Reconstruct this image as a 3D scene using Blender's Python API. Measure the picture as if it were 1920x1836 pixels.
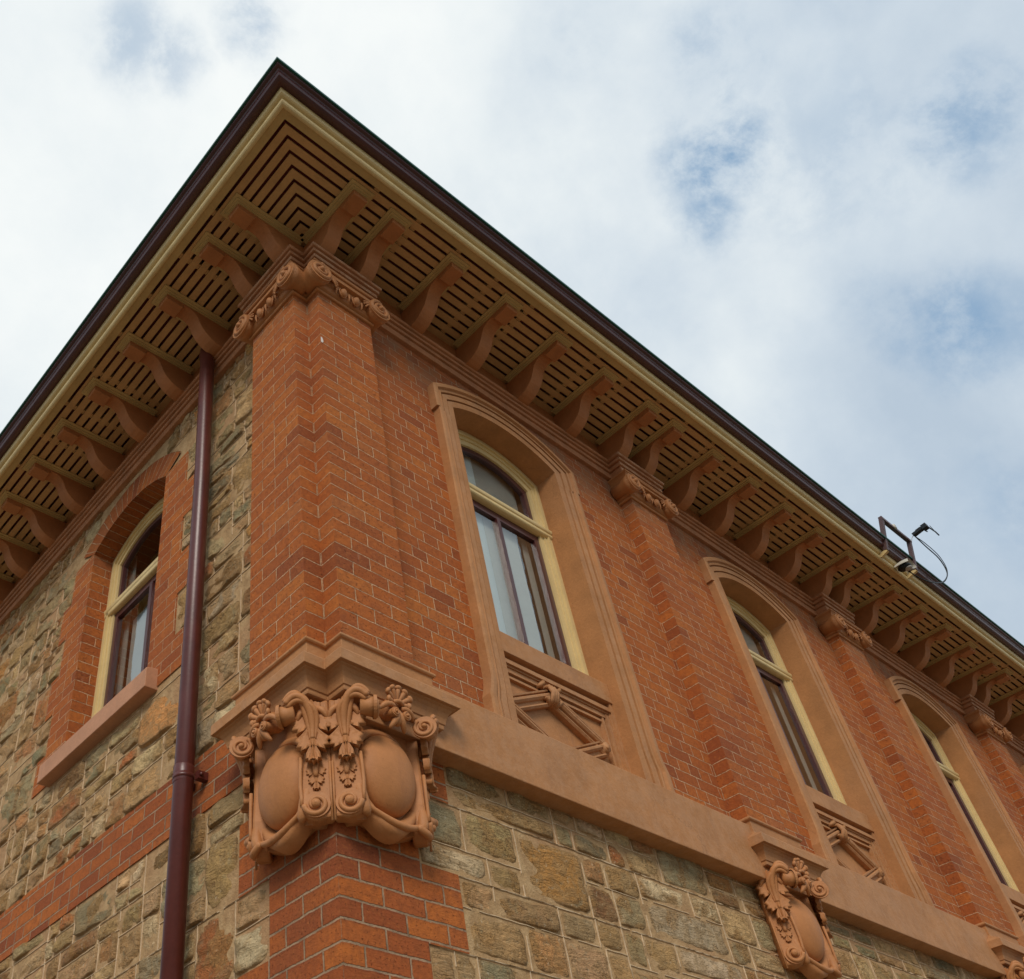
import bpy, bmesh, math, random
from mathutils import Vector, Matrix, noise
for o in list(bpy.data.objects): bpy.data.objects.remove(o)
sc = bpy.context.scene
COL = sc.collection
PI = math.pi
# ------------------------------------------------------------------ camera
cam = bpy.data.cameras.new('camera'); camo = bpy.data.objects.new('camera', cam); COL.objects.link(camo)
RW = [[0.7673995761, -0.6376203825, -0.0673657068], [0.4063024896, 0.5648803391, -0.7182120087], [0.4960001792, 0.5237847367, 0.6925556816]]
m = Matrix(((RW[0][0], -RW[1][0], -RW[2][0]), (RW[0][1], -RW[1][1], -RW[2][1]), (RW[0][2], -RW[1][2], -RW[2][2]))).to_4x4()
m.translation = (-2.4702, -2.9198, -2.8425)
camo.matrix_world = m
cam.sensor_width = 36; cam.sensor_fit = 'HORIZONTAL'
cam.lens = 1859.586 * 36 / 1920
cam.shift_x = (960 - 672.985) / 1920
cam.shift_y = (973.149 - 918) / 1920
cam.clip_start = .05; cam.clip_end = 2000
sc.camera = camo
sc.render.resolution_x = 1024; sc.render.resolution_y = 979
# ------------------------------------------------------------------ light
SUN_DIR = Vector((-.62, -.55, .62)).normalized()          # towards the sun (veiled by cloud)
sun = bpy.data.lights.new('sun', 'SUN'); suno = bpy.data.objects.new('sun', sun); COL.objects.link(suno)
sun.energy = 2.1; sun.angle = math.radians(20); sun.color = (1, .92, .82)
suno.rotation_euler = (-SUN_DIR).to_track_quat('-Z', 'Y').to_euler()
sc.view_settings.view_transform = 'Standard'; sc.view_settings.look = 'None'
sc.view_settings.exposure = -0.02; sc.view_settings.gamma = 1
wd = bpy.data.worlds.new('World'); sc.world = wd; wd.use_nodes = True
nt = wd.node_tree; nt.nodes.clear()

class NG:
    """small helper to write node graphs"""
    def __init__(s, nt): s.nt = nt
    def n(s, t, **k):
        nd = s.nt.nodes.new(t)
        for a, b in k.items():
            setattr(nd, a, b)
        return nd
    def link(s, a, b): s.nt.links.new(a, b)
    def setin(s, nd, i, v):
        if v is None: return
        if isinstance(v, bpy.types.NodeSocket): s.link(v, nd.inputs[i])
        else: nd.inputs[i].default_value = v
    def math(s, op, a, b=None, c=None, clamp=False):
        nd = s.n('ShaderNodeMath', operation=op); nd.use_clamp = clamp
        s.setin(nd, 0, a); s.setin(nd, 1, b); s.setin(nd, 2, c)
        return nd.outputs[0]
    def vmath(s, op, a, b=None, out=0):
        nd = s.n('ShaderNodeVectorMath', operation=op); s.setin(nd, 0, a); s.setin(nd, 1, b)
        return nd.outputs[out]
    def noise(s, vec, scale, detail=4, rough=.55, dist=0, out=0):
        nd = s.n('ShaderNodeTexNoise'); s.setin(nd, 'Vector', vec)
        nd.inputs['Scale'].default_value = scale; nd.inputs['Detail'].default_value = detail
        nd.inputs['Roughness'].default_value = rough; nd.inputs['Distortion'].default_value = dist
        return nd.outputs[out]
    def smooth(s, x, a, b):
        nd = s.n('ShaderNodeMapRange', interpolation_type='SMOOTHSTEP')
        s.setin(nd, 0, x); nd.inputs[1].default_value = a; nd.inputs[2].default_value = b
        return nd.outputs[0]
    def mix(s, f, a, b, blend='MIX'):
        nd = s.n('ShaderNodeMix', data_type='RGBA', blend_type=blend)
        s.setin(nd, 0, f)
        s.setin(nd, 6, a if isinstance(a, bpy.types.NodeSocket) else (*a, 1) if len(a) == 3 else a)
        s.setin(nd, 7, b if isinstance(b, bpy.types.NodeSocket) else (*b, 1) if len(b) == 3 else b)
        return nd.outputs[2]
    def ramp(s, f, stops, interp='LINEAR'):
        nd = s.n('ShaderNodeValToRGB'); cr = nd.color_ramp; cr.interpolation = interp
        while len(cr.elements) > 1: cr.elements.remove(cr.elements[-1])
        cr.elements[0].position = stops[0][0]; cr.elements[0].color = (*stops[0][1], 1)
        for p, c in stops[1:]:
            e = cr.elements.new(p); e.color = (*c, 1)
        s.setin(nd, 0, f)
        return nd.outputs[0]

g = NG(nt)
tc = g.n('ShaderNodeTexCoord'); D = tc.outputs['Generated']
sky = g.n('ShaderNodeTexSky', sky_type='NISHITA'); sky.sun_disc = False
sky.sun_elevation = math.asin(SUN_DIR.z); sky.sun_rotation = math.atan2(SUN_DIR.x, SUN_DIR.y)
sky.altitude = 50; sky.air_density = 1.0; sky.dust_density = 1.5
warp = g.noise(D, 7.5, 8, .66, 0, out=1)
Dw = g.vmath('ADD', D, g.vmath('SCALE', g.vmath('SUBTRACT', warp, (.5, .5, .5)), None))
sn = Dw.node.inputs[1].links[0].from_node; sn.inputs['Scale'].default_value = .085
holes = None
for d, r0, r1, amt in [((.562, .078, .824), .012, .070, 1.05), ((.577, .104, .810), .008, .050, .85), ((.592, .055, .804), .01, .07, .42), ((.646, -.072, .760), .010, .065, .80), ((.667, -.065, .742), .008, .05, .55), ((.748, .014, .664), .012, .07, .90), ((.728, .040, .684), .008, .055, .65), ((.763, -.012, .646), .01, .06, .6), ((.70, .055, .71), .008, .05, .35),
                       ((.112, .352, .929), .008, .055, .55), ((.145, .335, .931), .006, .045, .5), ((.19, .27, .945), .010, .05, .55), ((.497, .03, .867), .01, .075, .5), ((.52, .06, .852), .008, .05, .5),
                       ((.842, .05, .537), .02, .10, .5), ((.61, .01, .79), .02, .12, .35), ((.50, -.10, .86), .01, .10, .3), ((.42, .09, .90), .01, .06, .2),
                       ((-.5, -.3, .8), .1, .3, .9), ((.3, -.8, .5), .1, .25, .7), ((-.8, .3, .5), .05, .3, .6)]:
    dist = g.vmath('DISTANCE', Dw, tuple(Vector(d).normalized()), out=1)
    b = g.math('MULTIPLY', g.smooth(dist, r1, r0), amt)
    holes = b if holes is None else g.math('MAXIMUM', holes, b)
wisps = g.noise(g.vmath('ADD', D, (3.1, 1.7, .4)), 10, 10, .66, .15)
fine = g.smooth(wisps, .38, .60)
cover = g.math('SUBTRACT', 1, g.math('MULTIPLY', holes, g.math('ADD', g.math('MULTIPLY', fine, .74), .24)), clamp=True)
big = g.math('ADD', g.math('MULTIPLY', g.noise(D, 3.2, 9, .52, .2), .72), g.math('MULTIPLY', g.noise(D, 8.5, 9, .60, .1), .28))
leftw = g.smooth(g.vmath('DISTANCE', D, tuple(Vector((.20, .42, .885)).normalized()), out=1), .75, .05)
shade = g.math('ADD', g.math('SUBTRACT', g.math('MULTIPLY', big, 1.7), .30), g.math('MULTIPLY', leftw, .55))
ccol = g.ramp(g.math('SUBTRACT', shade, .35), [(0.0, (4.9, 5.9, 7.0)), (.34, (6.5, 7.35, 8.1)), (.58, (8.2, 8.8, 9.05)), (.86, (9.4, 9.75, 9.7))])
blue = g.mix(.92, sky.outputs[0], (2.5, 4.1, 6.1))
skyc = g.mix(cover, blue, ccol)
low = g.smooth(g.n('ShaderNodeSeparateXYZ').outputs[2], -.05, .05)
g.link(D, low.node.inputs[0].links[0].from_node.inputs[0])
skyc = g.mix(low, (3.0, 2.9, 2.7), skyc)
bg = g.n('ShaderNodeBackground'); g.link(skyc, bg.inputs[0]); bg.inputs[1].default_value = .10
wo = g.n('ShaderNodeOutputWorld'); g.link(bg.outputs[0], wo.inputs[0])

# ------------------------------------------------------------------ materials
def newmat(name):
    mt = bpy.data.materials.new(name); mt.use_nodes = True
    nt = mt.node_tree; nt.nodes.clear(); g = NG(nt)
    bs = g.n('ShaderNodeBsdfPrincipled'); out = g.n('ShaderNodeOutputMaterial'); g.link(bs.outputs[0], out.inputs[0])
    return mt, g, bs
def bump(g, bs, h, dist, strength=1.0):
    b = g.n('ShaderNodeBump'); b.inputs['Distance'].default_value = dist; b.inputs['Strength'].default_value = strength
    g.link(h, b.inputs['Height']); g.link(b.outputs[0], bs.inputs['Normal'])
def objpos(g):
    return g.n('ShaderNodeNewGeometry').outputs['Position']

def paint(name, col, rough=.6, var=.12, dirt=None, bumpd=.0012, scale=6, spec=.3, speck=True, wear=0, crack=0):
    mt, g, bs = newmat(name); P = objpos(g)
    n1 = g.noise(P, scale, 5, .6); n2 = g.noise(P, scale * 9, 4, .6)
    f = g.math('ADD', g.math('MULTIPLY', n1, .7), g.math('MULTIPLY', n2, .3))
    c2 = tuple(max(0, c * (1 - var * 1.6)) for c in col); c1 = tuple(min(1, c * (1 + var)) for c in col)
    cc = g.ramp(f, [(.32, c2), (.68, c1)])
    if dirt:
        sx = g.vmath('MULTIPLY', P, (1, 1, .16))
        st = g.smooth(g.noise(sx, 9, 5, .65), .52, .78)
        cc = g.mix(g.math('MULTIPLY', st, .40), cc, dirt)
        if speck:
            sp = g.smooth(g.noise(P, 85, 2, .5), .70, .76)
            cc = g.mix(g.math('MULTIPLY', sp, .55), cc, tuple(c * .45 for c in col))
    if wear:                                     # chalky pale wear on arrises, broken up by noise
        pt = g.n('ShaderNodeNewGeometry').outputs['Pointiness']
        wm = g.math('MULTIPLY', g.smooth(pt, .515, .58), g.smooth(g.noise(P, 14, 5, .7), .38, .62))
        cc = g.mix(g.math('MULTIPLY', wm, wear), cc, (.62, .40, .25))
    if crack:                                    # hairline cracks and patch repairs in the render
        pw = g.vmath('ADD', P, g.vmath('SCALE', g.noise(P, 5, 4, .6, out=1))); pw.node.inputs[1].links[0].from_node.inputs['Scale'].default_value = .12
        vo = g.n('ShaderNodeTexVoronoi', feature='DISTANCE_TO_EDGE'); g.link(pw, vo.inputs['Vector']); vo.inputs['Scale'].default_value = 1.7
        cm = g.math('MULTIPLY', g.smooth(vo.outputs[0], .0032, .0), g.smooth(g.noise(P, 2.3, 2, .5), .50, .56))
        cc = g.mix(g.math('MULTIPLY', cm, .55 * crack), cc, tuple(c * .40 for c in col))
        pa = g.smooth(g.noise(P, 1.1, 3, .5), .52, .60); cc = g.mix(g.math('MULTIPLY', pa, .22 * crack), cc, (.38, .215, .12))
        dr = g.smooth(g.noise(g.vmath('MULTIPLY', P, (1, 1, .07)), 16, 5, .7), .60, .72); cc = g.mix(g.math('MULTIPLY', dr, .28 * crack), cc, (.24, .13, .075))
    g.link(cc, bs.inputs['Base Color']); bs.inputs['Roughness'].default_value = rough
    bs.inputs['Specular IOR Level'].default_value = spec
    bump(g, bs, g.math('ADD', n2, g.math('MULTIPLY', n1, .8)), bumpd * 2.2)
    return mt

M = {}
M['render'] = paint('painted_render', (.43, .193, .070), .72, .12, (.25, .12, .06), .0014, 5, crack=.7, wear=.15)
M['terracotta'] = paint('painted_terracotta', (.45, .185, .062), .60, .09, (.24, .10, .045), .0006, 8, wear=.10)
M['bracket'] = paint('bracket_paint', (.43, .170, .060), .6, .10, (.26, .11, .05), .001, 7)
M['cornice'] = paint('cornice_paint', (.43, .180, .075), .7, .16, (.26, .14, .075), .002, 9, wear=.45)
M['sill'] = paint('sill_stone', (.50, .245, .135), .75, .10, (.30, .17, .11), .001, 7)
M['cream'] = paint('cream_paint', (.67, .505, .235), .45, .07, (.40, .27, .11), .0008, 6, .4, False)
M['slat'] = paint('soffit_paint', (.52, .305, .125), .6, .10, (.36, .21, .09), .0008, 6, .3, False)
M['maroon'] = paint('maroon_gloss', (.075, .022, .020), .28, .15, (.09, .05, .04), .0001, 5, .5, False)
M['pipe'] = paint('pipe_maroon', (.100, .020, .014), .36, .18, (.14, .06, .055), .0003, 4, .5, False)
M['roof'] = paint('green_roof', (.010, .085, .065), .5, .12, None, .0005, 5)
M['metal'] = paint('galvanised', (.42, .40, .36), .45, .12, (.2, .18, .15), .001, 14)
M['steel'] = paint('frame_steel', (.105, .060, .060), .45, .15, (.2, .12, .1), .001, 14)
M['white'] = paint('weathered_white', (.58, .55, .47), .5, .10, (.3, .25, .18), .001, 14)
M['black'] = paint('black_plastic', (.010, .013, .014), .45, .2, None, .0006, 20)
M['board'] = paint('board_paint', (.52, .365, .15), .55, .08, (.42, .27, .10), .0008, 6, .3, False)
M['curtain'] = paint('curtain_cloth', (.52, .58, .56), .85, .05, None, .001, 6)
M['blind'] = paint('blind_cloth', (.30, .30, .26), .85, .06, None, .001, 6)
M['blind2'] = paint('blind_grey', (.42, .43, .38), .85, .05, None, .001, 6)
M['lime'] = paint('lime_white', (.72, .66, .60), .9, .05, None, .001, 20)
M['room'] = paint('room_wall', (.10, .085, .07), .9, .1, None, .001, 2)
M['void'] = paint('roof_void', (.24, .05, .045), .9, .1, None, .001, 2)
M['asphalt'] = paint('asphalt_ground', (.17, .14, .10), .9, .15, None, .003, 3)
M['paving'] = paint('paving', (.30, .235, .155), .85, .15, (.2, .17, .13), .003, 4)

def brickmat(name, W=.2323, H=.086, joint=.0025, tone=1.0, mort=(.74, .49, .29), uvname='uv', soot=True, vary=0, grime_top=3.2, stacked=False, proud=1.0, heads=.05):
    mt, g, bs = newmat(name); P = objpos(g)
    uv = g.n('ShaderNodeUVMap', uv_map='uv').outputs[0]
    wob = g.vmath('SUBTRACT', g.noise(P, 7, 3, .6, out=1), (.5, .5, .5)); w2 = g.vmath('SCALE', wob); w2.node.inputs['Scale'].default_value = .013
    wv = g.vmath('SCALE', g.vmath('SUBTRACT', g.noise(P, 31, 3, .6, out=1), (.5, .5, .5))); wv.node.inputs['Scale'].default_value = .0045; w2 = g.vmath('ADD', w2, wv)
    uv = g.vmath('ADD', uv, w2)
    sp = g.n('ShaderNodeSeparateXYZ'); g.link(uv, sp.inputs[0]); u, v = sp.outputs[0], sp.outputs[1]
    r = g.math('DIVIDE', v, H); row = g.math('FLOOR', r); fv = g.math('FRACT', r)
    par = g.math('FLOORED_MODULO', row, 2.0)
    cu = g.math('DIVIDE', u, W)
    if not stacked: cu = g.math('ADD', cu, g.math('MULTIPLY', par, .25 if heads > .5 else .5))
    cell = g.math('FLOOR', cu); fu = g.math('FRACT', cu)
    cmb = g.n('ShaderNodeCombineXYZ'); g.link(cell, cmb.inputs[0]); g.link(row, cmb.inputs[1])
    wn = g.n('ShaderNodeTexWhiteNoise', noise_dimensions='2D'); g.link(cmb.outputs[0], wn.inputs['Vector'])
    rnd = wn.outputs[0]; rc = g.n('ShaderNodeSeparateColor'); g.link(wn.outputs[1], rc.inputs[0])
    # some stretchers are two headers
    hs = g.math('ADD', par, 0.0) if heads > .5 else g.math('LESS_THAN', rc.outputs[1], 0.0 if stacked else heads)
    half = g.math('MULTIPLY', g.math('GREATER_THAN', fu, .5), hs)
    du = g.math('MULTIPLY', g.math('MINIMUM', fu, g.math('SUBTRACT', 1, fu)), W)
    dm = g.math('ADD', g.math('MULTIPLY', g.math('ABSOLUTE', g.math('SUBTRACT', fu, .5)), W), g.math('MULTIPLY', g.math('SUBTRACT', 1, hs), 9.0))
    du = g.math('MINIMUM', du, dm)
    dv = g.math('MULTIPLY', g.math('MINIMUM', fv, g.math('SUBTRACT', 1, fv)), H)
    d = g.math('MINIMUM', du, dv)
    edge = g.noise(P, 60, 4, .7)
    dn = g.math('ADD', d, g.math('MULTIPLY', g.math('SUBTRACT', edge, .5), .0085))
    mask = g.smooth(dn, joint * .62, joint * 1.30)              # 0 in the joint, 1 on the brick
    # brick colour
    sel = g.math('FRACT', g.math('ADD', rnd, g.math('MULTIPLY', half, .37)))
    t = tone
    bc = g.ramp(sel, [(0, (.27 * t, .072 * t, .024 * t)), (.10, (.36 * t, .096 * t, .024 * t)), (.35, (.42 * t, .114 * t, .025 * t)), (.65, (.455 * t, .128 * t, .026 * t)), (.90, (.49 * t, .150 * t, .031 * t)), (1, (.42 * t, .140 * t, .042 * t))])
    if vary:
        bc = g.ramp(sel, [(0, (.22, .054, .022)), (.16, (.32, .080, .024)), (.36, (.38, .098, .026)), (.42, (.45, .120, .026)), (.72, (.51, .148, .030)), (.76, (.38, .098, .027)), (1, (.46, .132, .032))])
    mott = g.noise(P, 26, 6, .7); bc = g.mix(g.smooth(mott, .36, .66), bc, g.mix(.55, bc, (.25 * t, .072 * t, .024 * t))); bc = g.mix(g.math('MULTIPLY', g.smooth(g.noise(P, .9, 5, .6), .46, .62), .35), bc, (.30 * t, .075 * t, .026 * t)); bc = g.mix(g.math('MULTIPLY', g.smooth(g.noise(P, 48, 5, .7), .50, .70), .40), bc, (.54 * t, .18 * t, .045 * t))
    pit = g.smooth(g.noise(P, 80, 3, .65), .61, .67); bc = g.mix(g.math('MULTIPLY', pit, .38), bc, (.09, .025, .012))
    patch = g.smooth(g.noise(P, 1.7, 4, .6), .48, .68); bc = g.mix(g.math('MULTIPLY', patch, .28), bc, (.27 * t, .090 * t, .035 * t))
    # joints: bright ribbon where it survives, brick-red or dirty elsewhere
    surv = g.smooth(g.noise(P, 9, 5, .65), .30, .60)
    mc = g.mix(surv, tuple(c * .45 for c in mort), mort); mc = g.mix(g.math('MULTIPLY', g.noise(P, 40, 3, .6), .5), mc, tuple(c * .7 for c in mort))
    shd = g.smooth(g.math('MULTIPLY', fv, H), H - joint * 3.6, H - joint * .8)       # shadow line under the bed joint, painted along each brick's top edge
    cc = g.mix(mask, mc, bc)
    cc = g.mix(g.math('MULTIPLY', g.math('MULTIPLY', shd, mask), g.math('MULTIPLY', g.noise(P, 9, 3, .6), .65)), cc, (.12, .035, .018))
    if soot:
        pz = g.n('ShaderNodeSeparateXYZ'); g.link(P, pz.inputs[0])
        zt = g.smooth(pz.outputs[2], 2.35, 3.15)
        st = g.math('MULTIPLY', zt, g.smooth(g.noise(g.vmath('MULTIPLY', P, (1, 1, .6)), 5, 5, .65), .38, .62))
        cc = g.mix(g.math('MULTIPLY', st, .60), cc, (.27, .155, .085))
        # lime runs
        ru = g.smooth(g.noise(g.vmath('MULTIPLY', P, (1, 1, .22)), 22, 4, .6), .66, .80)
        cc = g.mix(g.math('MULTIPLY', ru, .30), cc, (.50, .34, .25))
    g.link(cc, bs.inputs['Base Color']); bs.inputs['Roughness'].default_value = .88; bs.inputs['Specular IOR Level'].default_value = .2
    h = g.math('ADD', g.math('MULTIPLY', mask, .5 * proud), g.math('ADD', g.math('MULTIPLY', mott, .55), g.math('MULTIPLY', rnd, .35)))
    h = g.math('SUBTRACT', h, g.math('MULTIPLY', pit, .5))
    h = g.math('SUBTRACT', h, g.math('MULTIPLY', g.noise(g.vmath('MULTIPLY', P, (1, 1, 3.5)), 30, 5, .7), .45)); bump(g, bs, h, .0095)
    return mt
M['brick'] = brickmat('red_brick')
M['brickwall'] = brickmat('red_brick_wall', heads=.52)
M['brickrough'] = brickmat('red_brick_rough', joint=.0050, mort=(.44, .285, .17), tone=.90, soot=False, vary=1)
M['brickarch'] = brickmat('brick_arch', W=.076, H=.24, joint=.003, stacked=True, tone=.8, mort=(.6, .38, .22), soot=False)

def stonemat():
    mt, g, bs = newmat('rubble_stone'); P = objpos(g)
    vc = g.n('ShaderNodeVertexColor', layer_name='stone').outputs[0]
    n1 = g.noise(P, 9, 7, .68, .6); n2 = g.noise(P, 34, 6, .7); n3 = g.noise(P, 3.5, 4, .6, 1.0)
    c = g.mix(g.smooth(n1, .47, .57), vc, g.mix(.5, vc, (.40, .25, .11)))
    c = g.mix(g.math('MULTIPLY', g.smooth(n3, .53, .60), .62), c, (.47, .25, .085))
    c = g.mix(g.math('MULTIPLY', g.smooth(n1, .44, .30), .60), c, (.35, .285, .16))
    lay = g.noise(g.vmath('MULTIPLY', P, (1.5, 1.5, 7)), 6, 5, .7, 1.2)
    c = g.mix(g.math('MULTIPLY', g.smooth(lay, .60, .70), .60), c, (.13, .075, .035))
    c = g.mix(g.math('MULTIPLY', g.smooth(n2, .60, .74), .55), c, (.16, .11, .055))
    c = g.mix(g.math('MULTIPLY', g.smooth(n2, .42, .32), .50), c, (.66, .56, .38)); c = g.mix(g.math('MULTIPLY', g.smooth(g.noise(P, 17, 7, .72, 2.0), .60, .65), .75), c, (.14, .075, .03))
    vor = g.n('ShaderNodeTexVoronoi', feature='DISTANCE_TO_EDGE'); g.link(g.vmath('ADD', P, g.vmath('SCALE', g.noise(P, 12, 3, .6, out=1))), vor.inputs['Vector']); vor.inputs['Scale'].default_value = 7
    crack = g.math('MULTIPLY', g.smooth(vor.outputs[0], .02, .0), g.smooth(n3, .48, .56))
    c = g.mix(g.math('MULTIPLY', crack, .8), c, (.10, .06, .03))
    g.link(c, bs.inputs['Base Color']); bs.inputs['Roughness'].default_value = .9; bs.inputs['Specular IOR Level'].default_value = .2
    h = g.math('ADD', g.math('ADD', n1, g.math('MULTIPLY', n2, .45)), g.math('MULTIPLY', lay, .7))
    h = g.math('SUBTRACT', h, g.math('MULTIPLY', crack, .5))
    h = g.math('SUBTRACT', h, g.math('MULTIPLY', g.smooth(n2, .60, .72), .35)); bump(g, bs, h, .040)
    return mt
M['stone'] = stonemat()
def mortarmat():
    mt, g, bs = newmat('lime_mortar'); P = objpos(g)
    n1 = g.noise(P, 12, 6, .7); n2 = g.noise(P, 70, 4, .7); n3 = g.noise(P, 1.3, 3, .5)
    c = g.ramp(n1, [(.3, (.30, .170, .070)), (.5, (.43, .265, .120)), (.7, (.54, .36, .18))])
    c = g.mix(g.math('MULTIPLY', g.smooth(n2, .58, .7), .6), c, (.15, .085, .04))
    c = g.mix(g.math('MULTIPLY', g.smooth(n3, .5, .65), .5), c, (.40, .20, .09))
    g.link(c, bs.inputs['Base Color']); bs.inputs['Roughness'].default_value = .95
    bump(g, bs, g.math('ADD', n1, g.math('MULTIPLY', n2, .5)), .012)
    return mt
M['mortar'] = mortarmat()
M['pointing'] = paint('ribbon_pointing', (.66, .50, .32), .9, .25, (.35, .22, .12), .001, 25, .2, False)
def glassmat():
    mt = bpy.data.materials.new('window_glass'); mt.use_nodes = True; nt = mt.node_tree; nt.nodes.clear(); g = NG(nt)
    P = objpos(g)
    gl = g.n('ShaderNodeBsdfGlossy'); gl.inputs['Roughness'].default_value = .03; gl.inputs['Color'].default_value = (.9, .93, .92, 1)
    tr = g.n('ShaderNodeBsdfTransparent'); tr.inputs['Color'].default_value = (.93, .95, .94, 1)
    fr = g.n('ShaderNodeLayerWeight'); fr.inputs['Blend'].default_value = .5
    b = g.n('ShaderNodeBump'); b.inputs['Distance'].default_value = .003; g.link(g.noise(P, 2.6, 2, .5), b.inputs['Height'])
    g.link(b.outputs[0], gl.inputs['Normal'])
    f = g.math('ADD', g.math('MULTIPLY', g.math('POWER', fr.outputs['Facing'], 4.0), .95), .13, clamp=True)
    mx = g.n('ShaderNodeMixShader'); g.link(f, mx.inputs[0]); g.link(tr.outputs[0], mx.inputs[1]); g.link(gl.outputs[0], mx.inputs[2])
    out = g.n('ShaderNodeOutputMaterial'); g.link(mx.outputs[0], out.inputs[0])
    return mt
M['glass'] = glassmat()

# ------------------------------------------------------------------ mesh helpers
class MB:
    def __init__(s): s.v = []; s.f = []; s.m = []; s.c = {}; s.sm = []
    def add(s, vs, fs, mi=0, col=None, smooth=False):
        b = len(s.v); s.v += [tuple(p) for p in vs]
        for f in fs:
            if col is not None: s.c[len(s.f)] = col
            s.f.append([b + i for i in f]); s.m.append(mi); s.sm.append(smooth)
    def box(s, x0, x1, y0, y1, z0, z1, mi=0):
        if x0 > x1: x0, x1 = x1, x0
        if y0 > y1: y0, y1 = y1, y0
        if z0 > z1: z0, z1 = z1, z0
        s.add([(x0, y0, z0), (x1, y0, z0), (x1, y1, z0), (x0, y1, z0), (x0, y0, z1), (x1, y0, z1), (x1, y1, z1), (x0, y1, z1)],
              [(0, 3, 2, 1), (4, 5, 6, 7), (0, 1, 5, 4), (1, 2, 6, 5), (2, 3, 7, 6), (3, 0, 4, 7)], mi)
    def quad(s, a, b, c, d, mi=0): s.add([a, b, c, d], [(0, 1, 2, 3)], mi)
    def extrude_profile(s, prof, fa, fb, mi=0, smooth=False):
        """closed 2D profile; fa, fb map (p,q) to both ends"""
        n = len(prof); vs = [fa(*p) for p in prof] + [fb(*p) for p in prof]
        fs = [(i, (i + 1) % n, n + (i + 1) % n, n + i) for i in range(n)]
        s.add(vs, fs, mi, None, smooth); b = len(s.v) - 2 * n
        s.f.append([b + i for i in range(n)][::-1]); s.m.append(mi); s.sm.append(False)
        s.f.append([b + n + i for i in range(n)]); s.m.append(mi); s.sm.append(False)
    def sweep(s, path, prof, mi=0, cap=True, closed_prof=True):
        """moulding: path = plan points, outward is to the right of the walking direction; prof = [(out, z)]"""
        k = len(path); ms = []
        for i in range(k):
            ns = []
            if i > 0:
                dx, dy = path[i][0] - path[i-1][0], path[i][1] - path[i-1][1]; L = math.hypot(dx, dy); ns.append((dy / L, -dx / L))
            if i < k - 1:
                dx, dy = path[i+1][0] - path[i][0], path[i+1][1] - path[i][1]; L = math.hypot(dx, dy); ns.append((dy / L, -dx / L))
            if len(ns) == 1: ms.append(ns[0])
            else:
                dt = 1 + ns[0][0] * ns[1][0] + ns[0][1] * ns[1][1]
                ms.append(((ns[0][0] + ns[1][0]) / dt, (ns[0][1] + ns[1][1]) / dt))
        n = len(prof); vs = []
        for (px, py), (mx, my) in zip(path, ms):
            for a, z in prof: vs.append((px + a * mx, py + a * my, z))
        fs = []
        for i in range(k - 1):
            for j in range(n if closed_prof else n - 1):
                j2 = (j + 1) % n
                fs.append((i * n + j, i * n + j2, (i + 1) * n + j2, (i + 1) * n + j))
        s.add(vs, fs, mi)
        if cap and closed_prof:
            b = len(s.v) - len(vs)
            s.f.append([b + j for j in range(n)]); s.m.append(mi); s.sm.append(False)
            s.f.append([b + (k - 1) * n + j for j in range(n)][::-1]); s.m.append(mi); s.sm.append(False)
    def tube(s, pts, rad, seg=10, mi=0, flat=1.0, up=None, cap=True):
        pts = [Vector(p) for p in pts]; n = len(pts)
        if not isinstance(rad, (list, tuple)): rad = [rad] * n
        T = []
        for i in range(n):
            t = (pts[min(i + 1, n - 1)] - pts[max(i - 1, 0)]); T.append(t.normalized())
        u = Vector(up) if up is not None else (Vector((0, 0, 1)) if abs(T[0].z) < .9 else Vector((1, 0, 0)))
        vs = []
        for i in range(n):
            a = u - T[i] * u.dot(T[i])
            if a.length < 1e-6: a = T[i].orthogonal()
            a.normalize(); b = T[i].cross(a); u = a if up is None else Vector(up)
            for j in range(seg):
                th = 2 * PI * j / seg
                vs.append(pts[i] + a * (math.cos(th) * rad[i] * flat) + b * (math.sin(th) * rad[i]))
        fs = [(i * seg + j, i * seg + (j + 1) % seg, (i + 1) * seg + (j + 1) % seg, (i + 1) * seg + j) for i in range(n - 1) for j in range(seg)]
        if cap:
            fs.append(tuple(range(seg))[::-1]); fs.append(tuple((n - 1) * seg + j for j in range(seg)))
        s.add(vs, fs, mi, None, True)
    def blob(s, c, ax, seg=14, rings=8, mi=0):
        c = Vector(c); a, b, d = [Vector(q) for q in ax]; vs = [c - d]; fs = []
        for i in range(1, rings):
            ph = -PI / 2 + PI * i / rings
            for j in range(seg):
                th = 2 * PI * j / seg
                vs.append(c + a * (math.cos(ph) * math.cos(th)) + b * (math.cos(ph) * math.sin(th)) + d * math.sin(ph))
        vs.append(c + d); L = len(vs) - 1
        for j in range(seg): fs.append((0, 1 + (j + 1) % seg, 1 + j)); fs.append((L, L - seg + j, L - seg + (j + 1) % seg))
        for i in range(rings - 2):
            for j in range(seg):
                p = 1 + i * seg; fs.append((p + j, p + (j + 1) % seg, p + seg + (j + 1) % seg, p + seg + j))
        s.add(vs, fs, mi, None, True)
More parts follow.
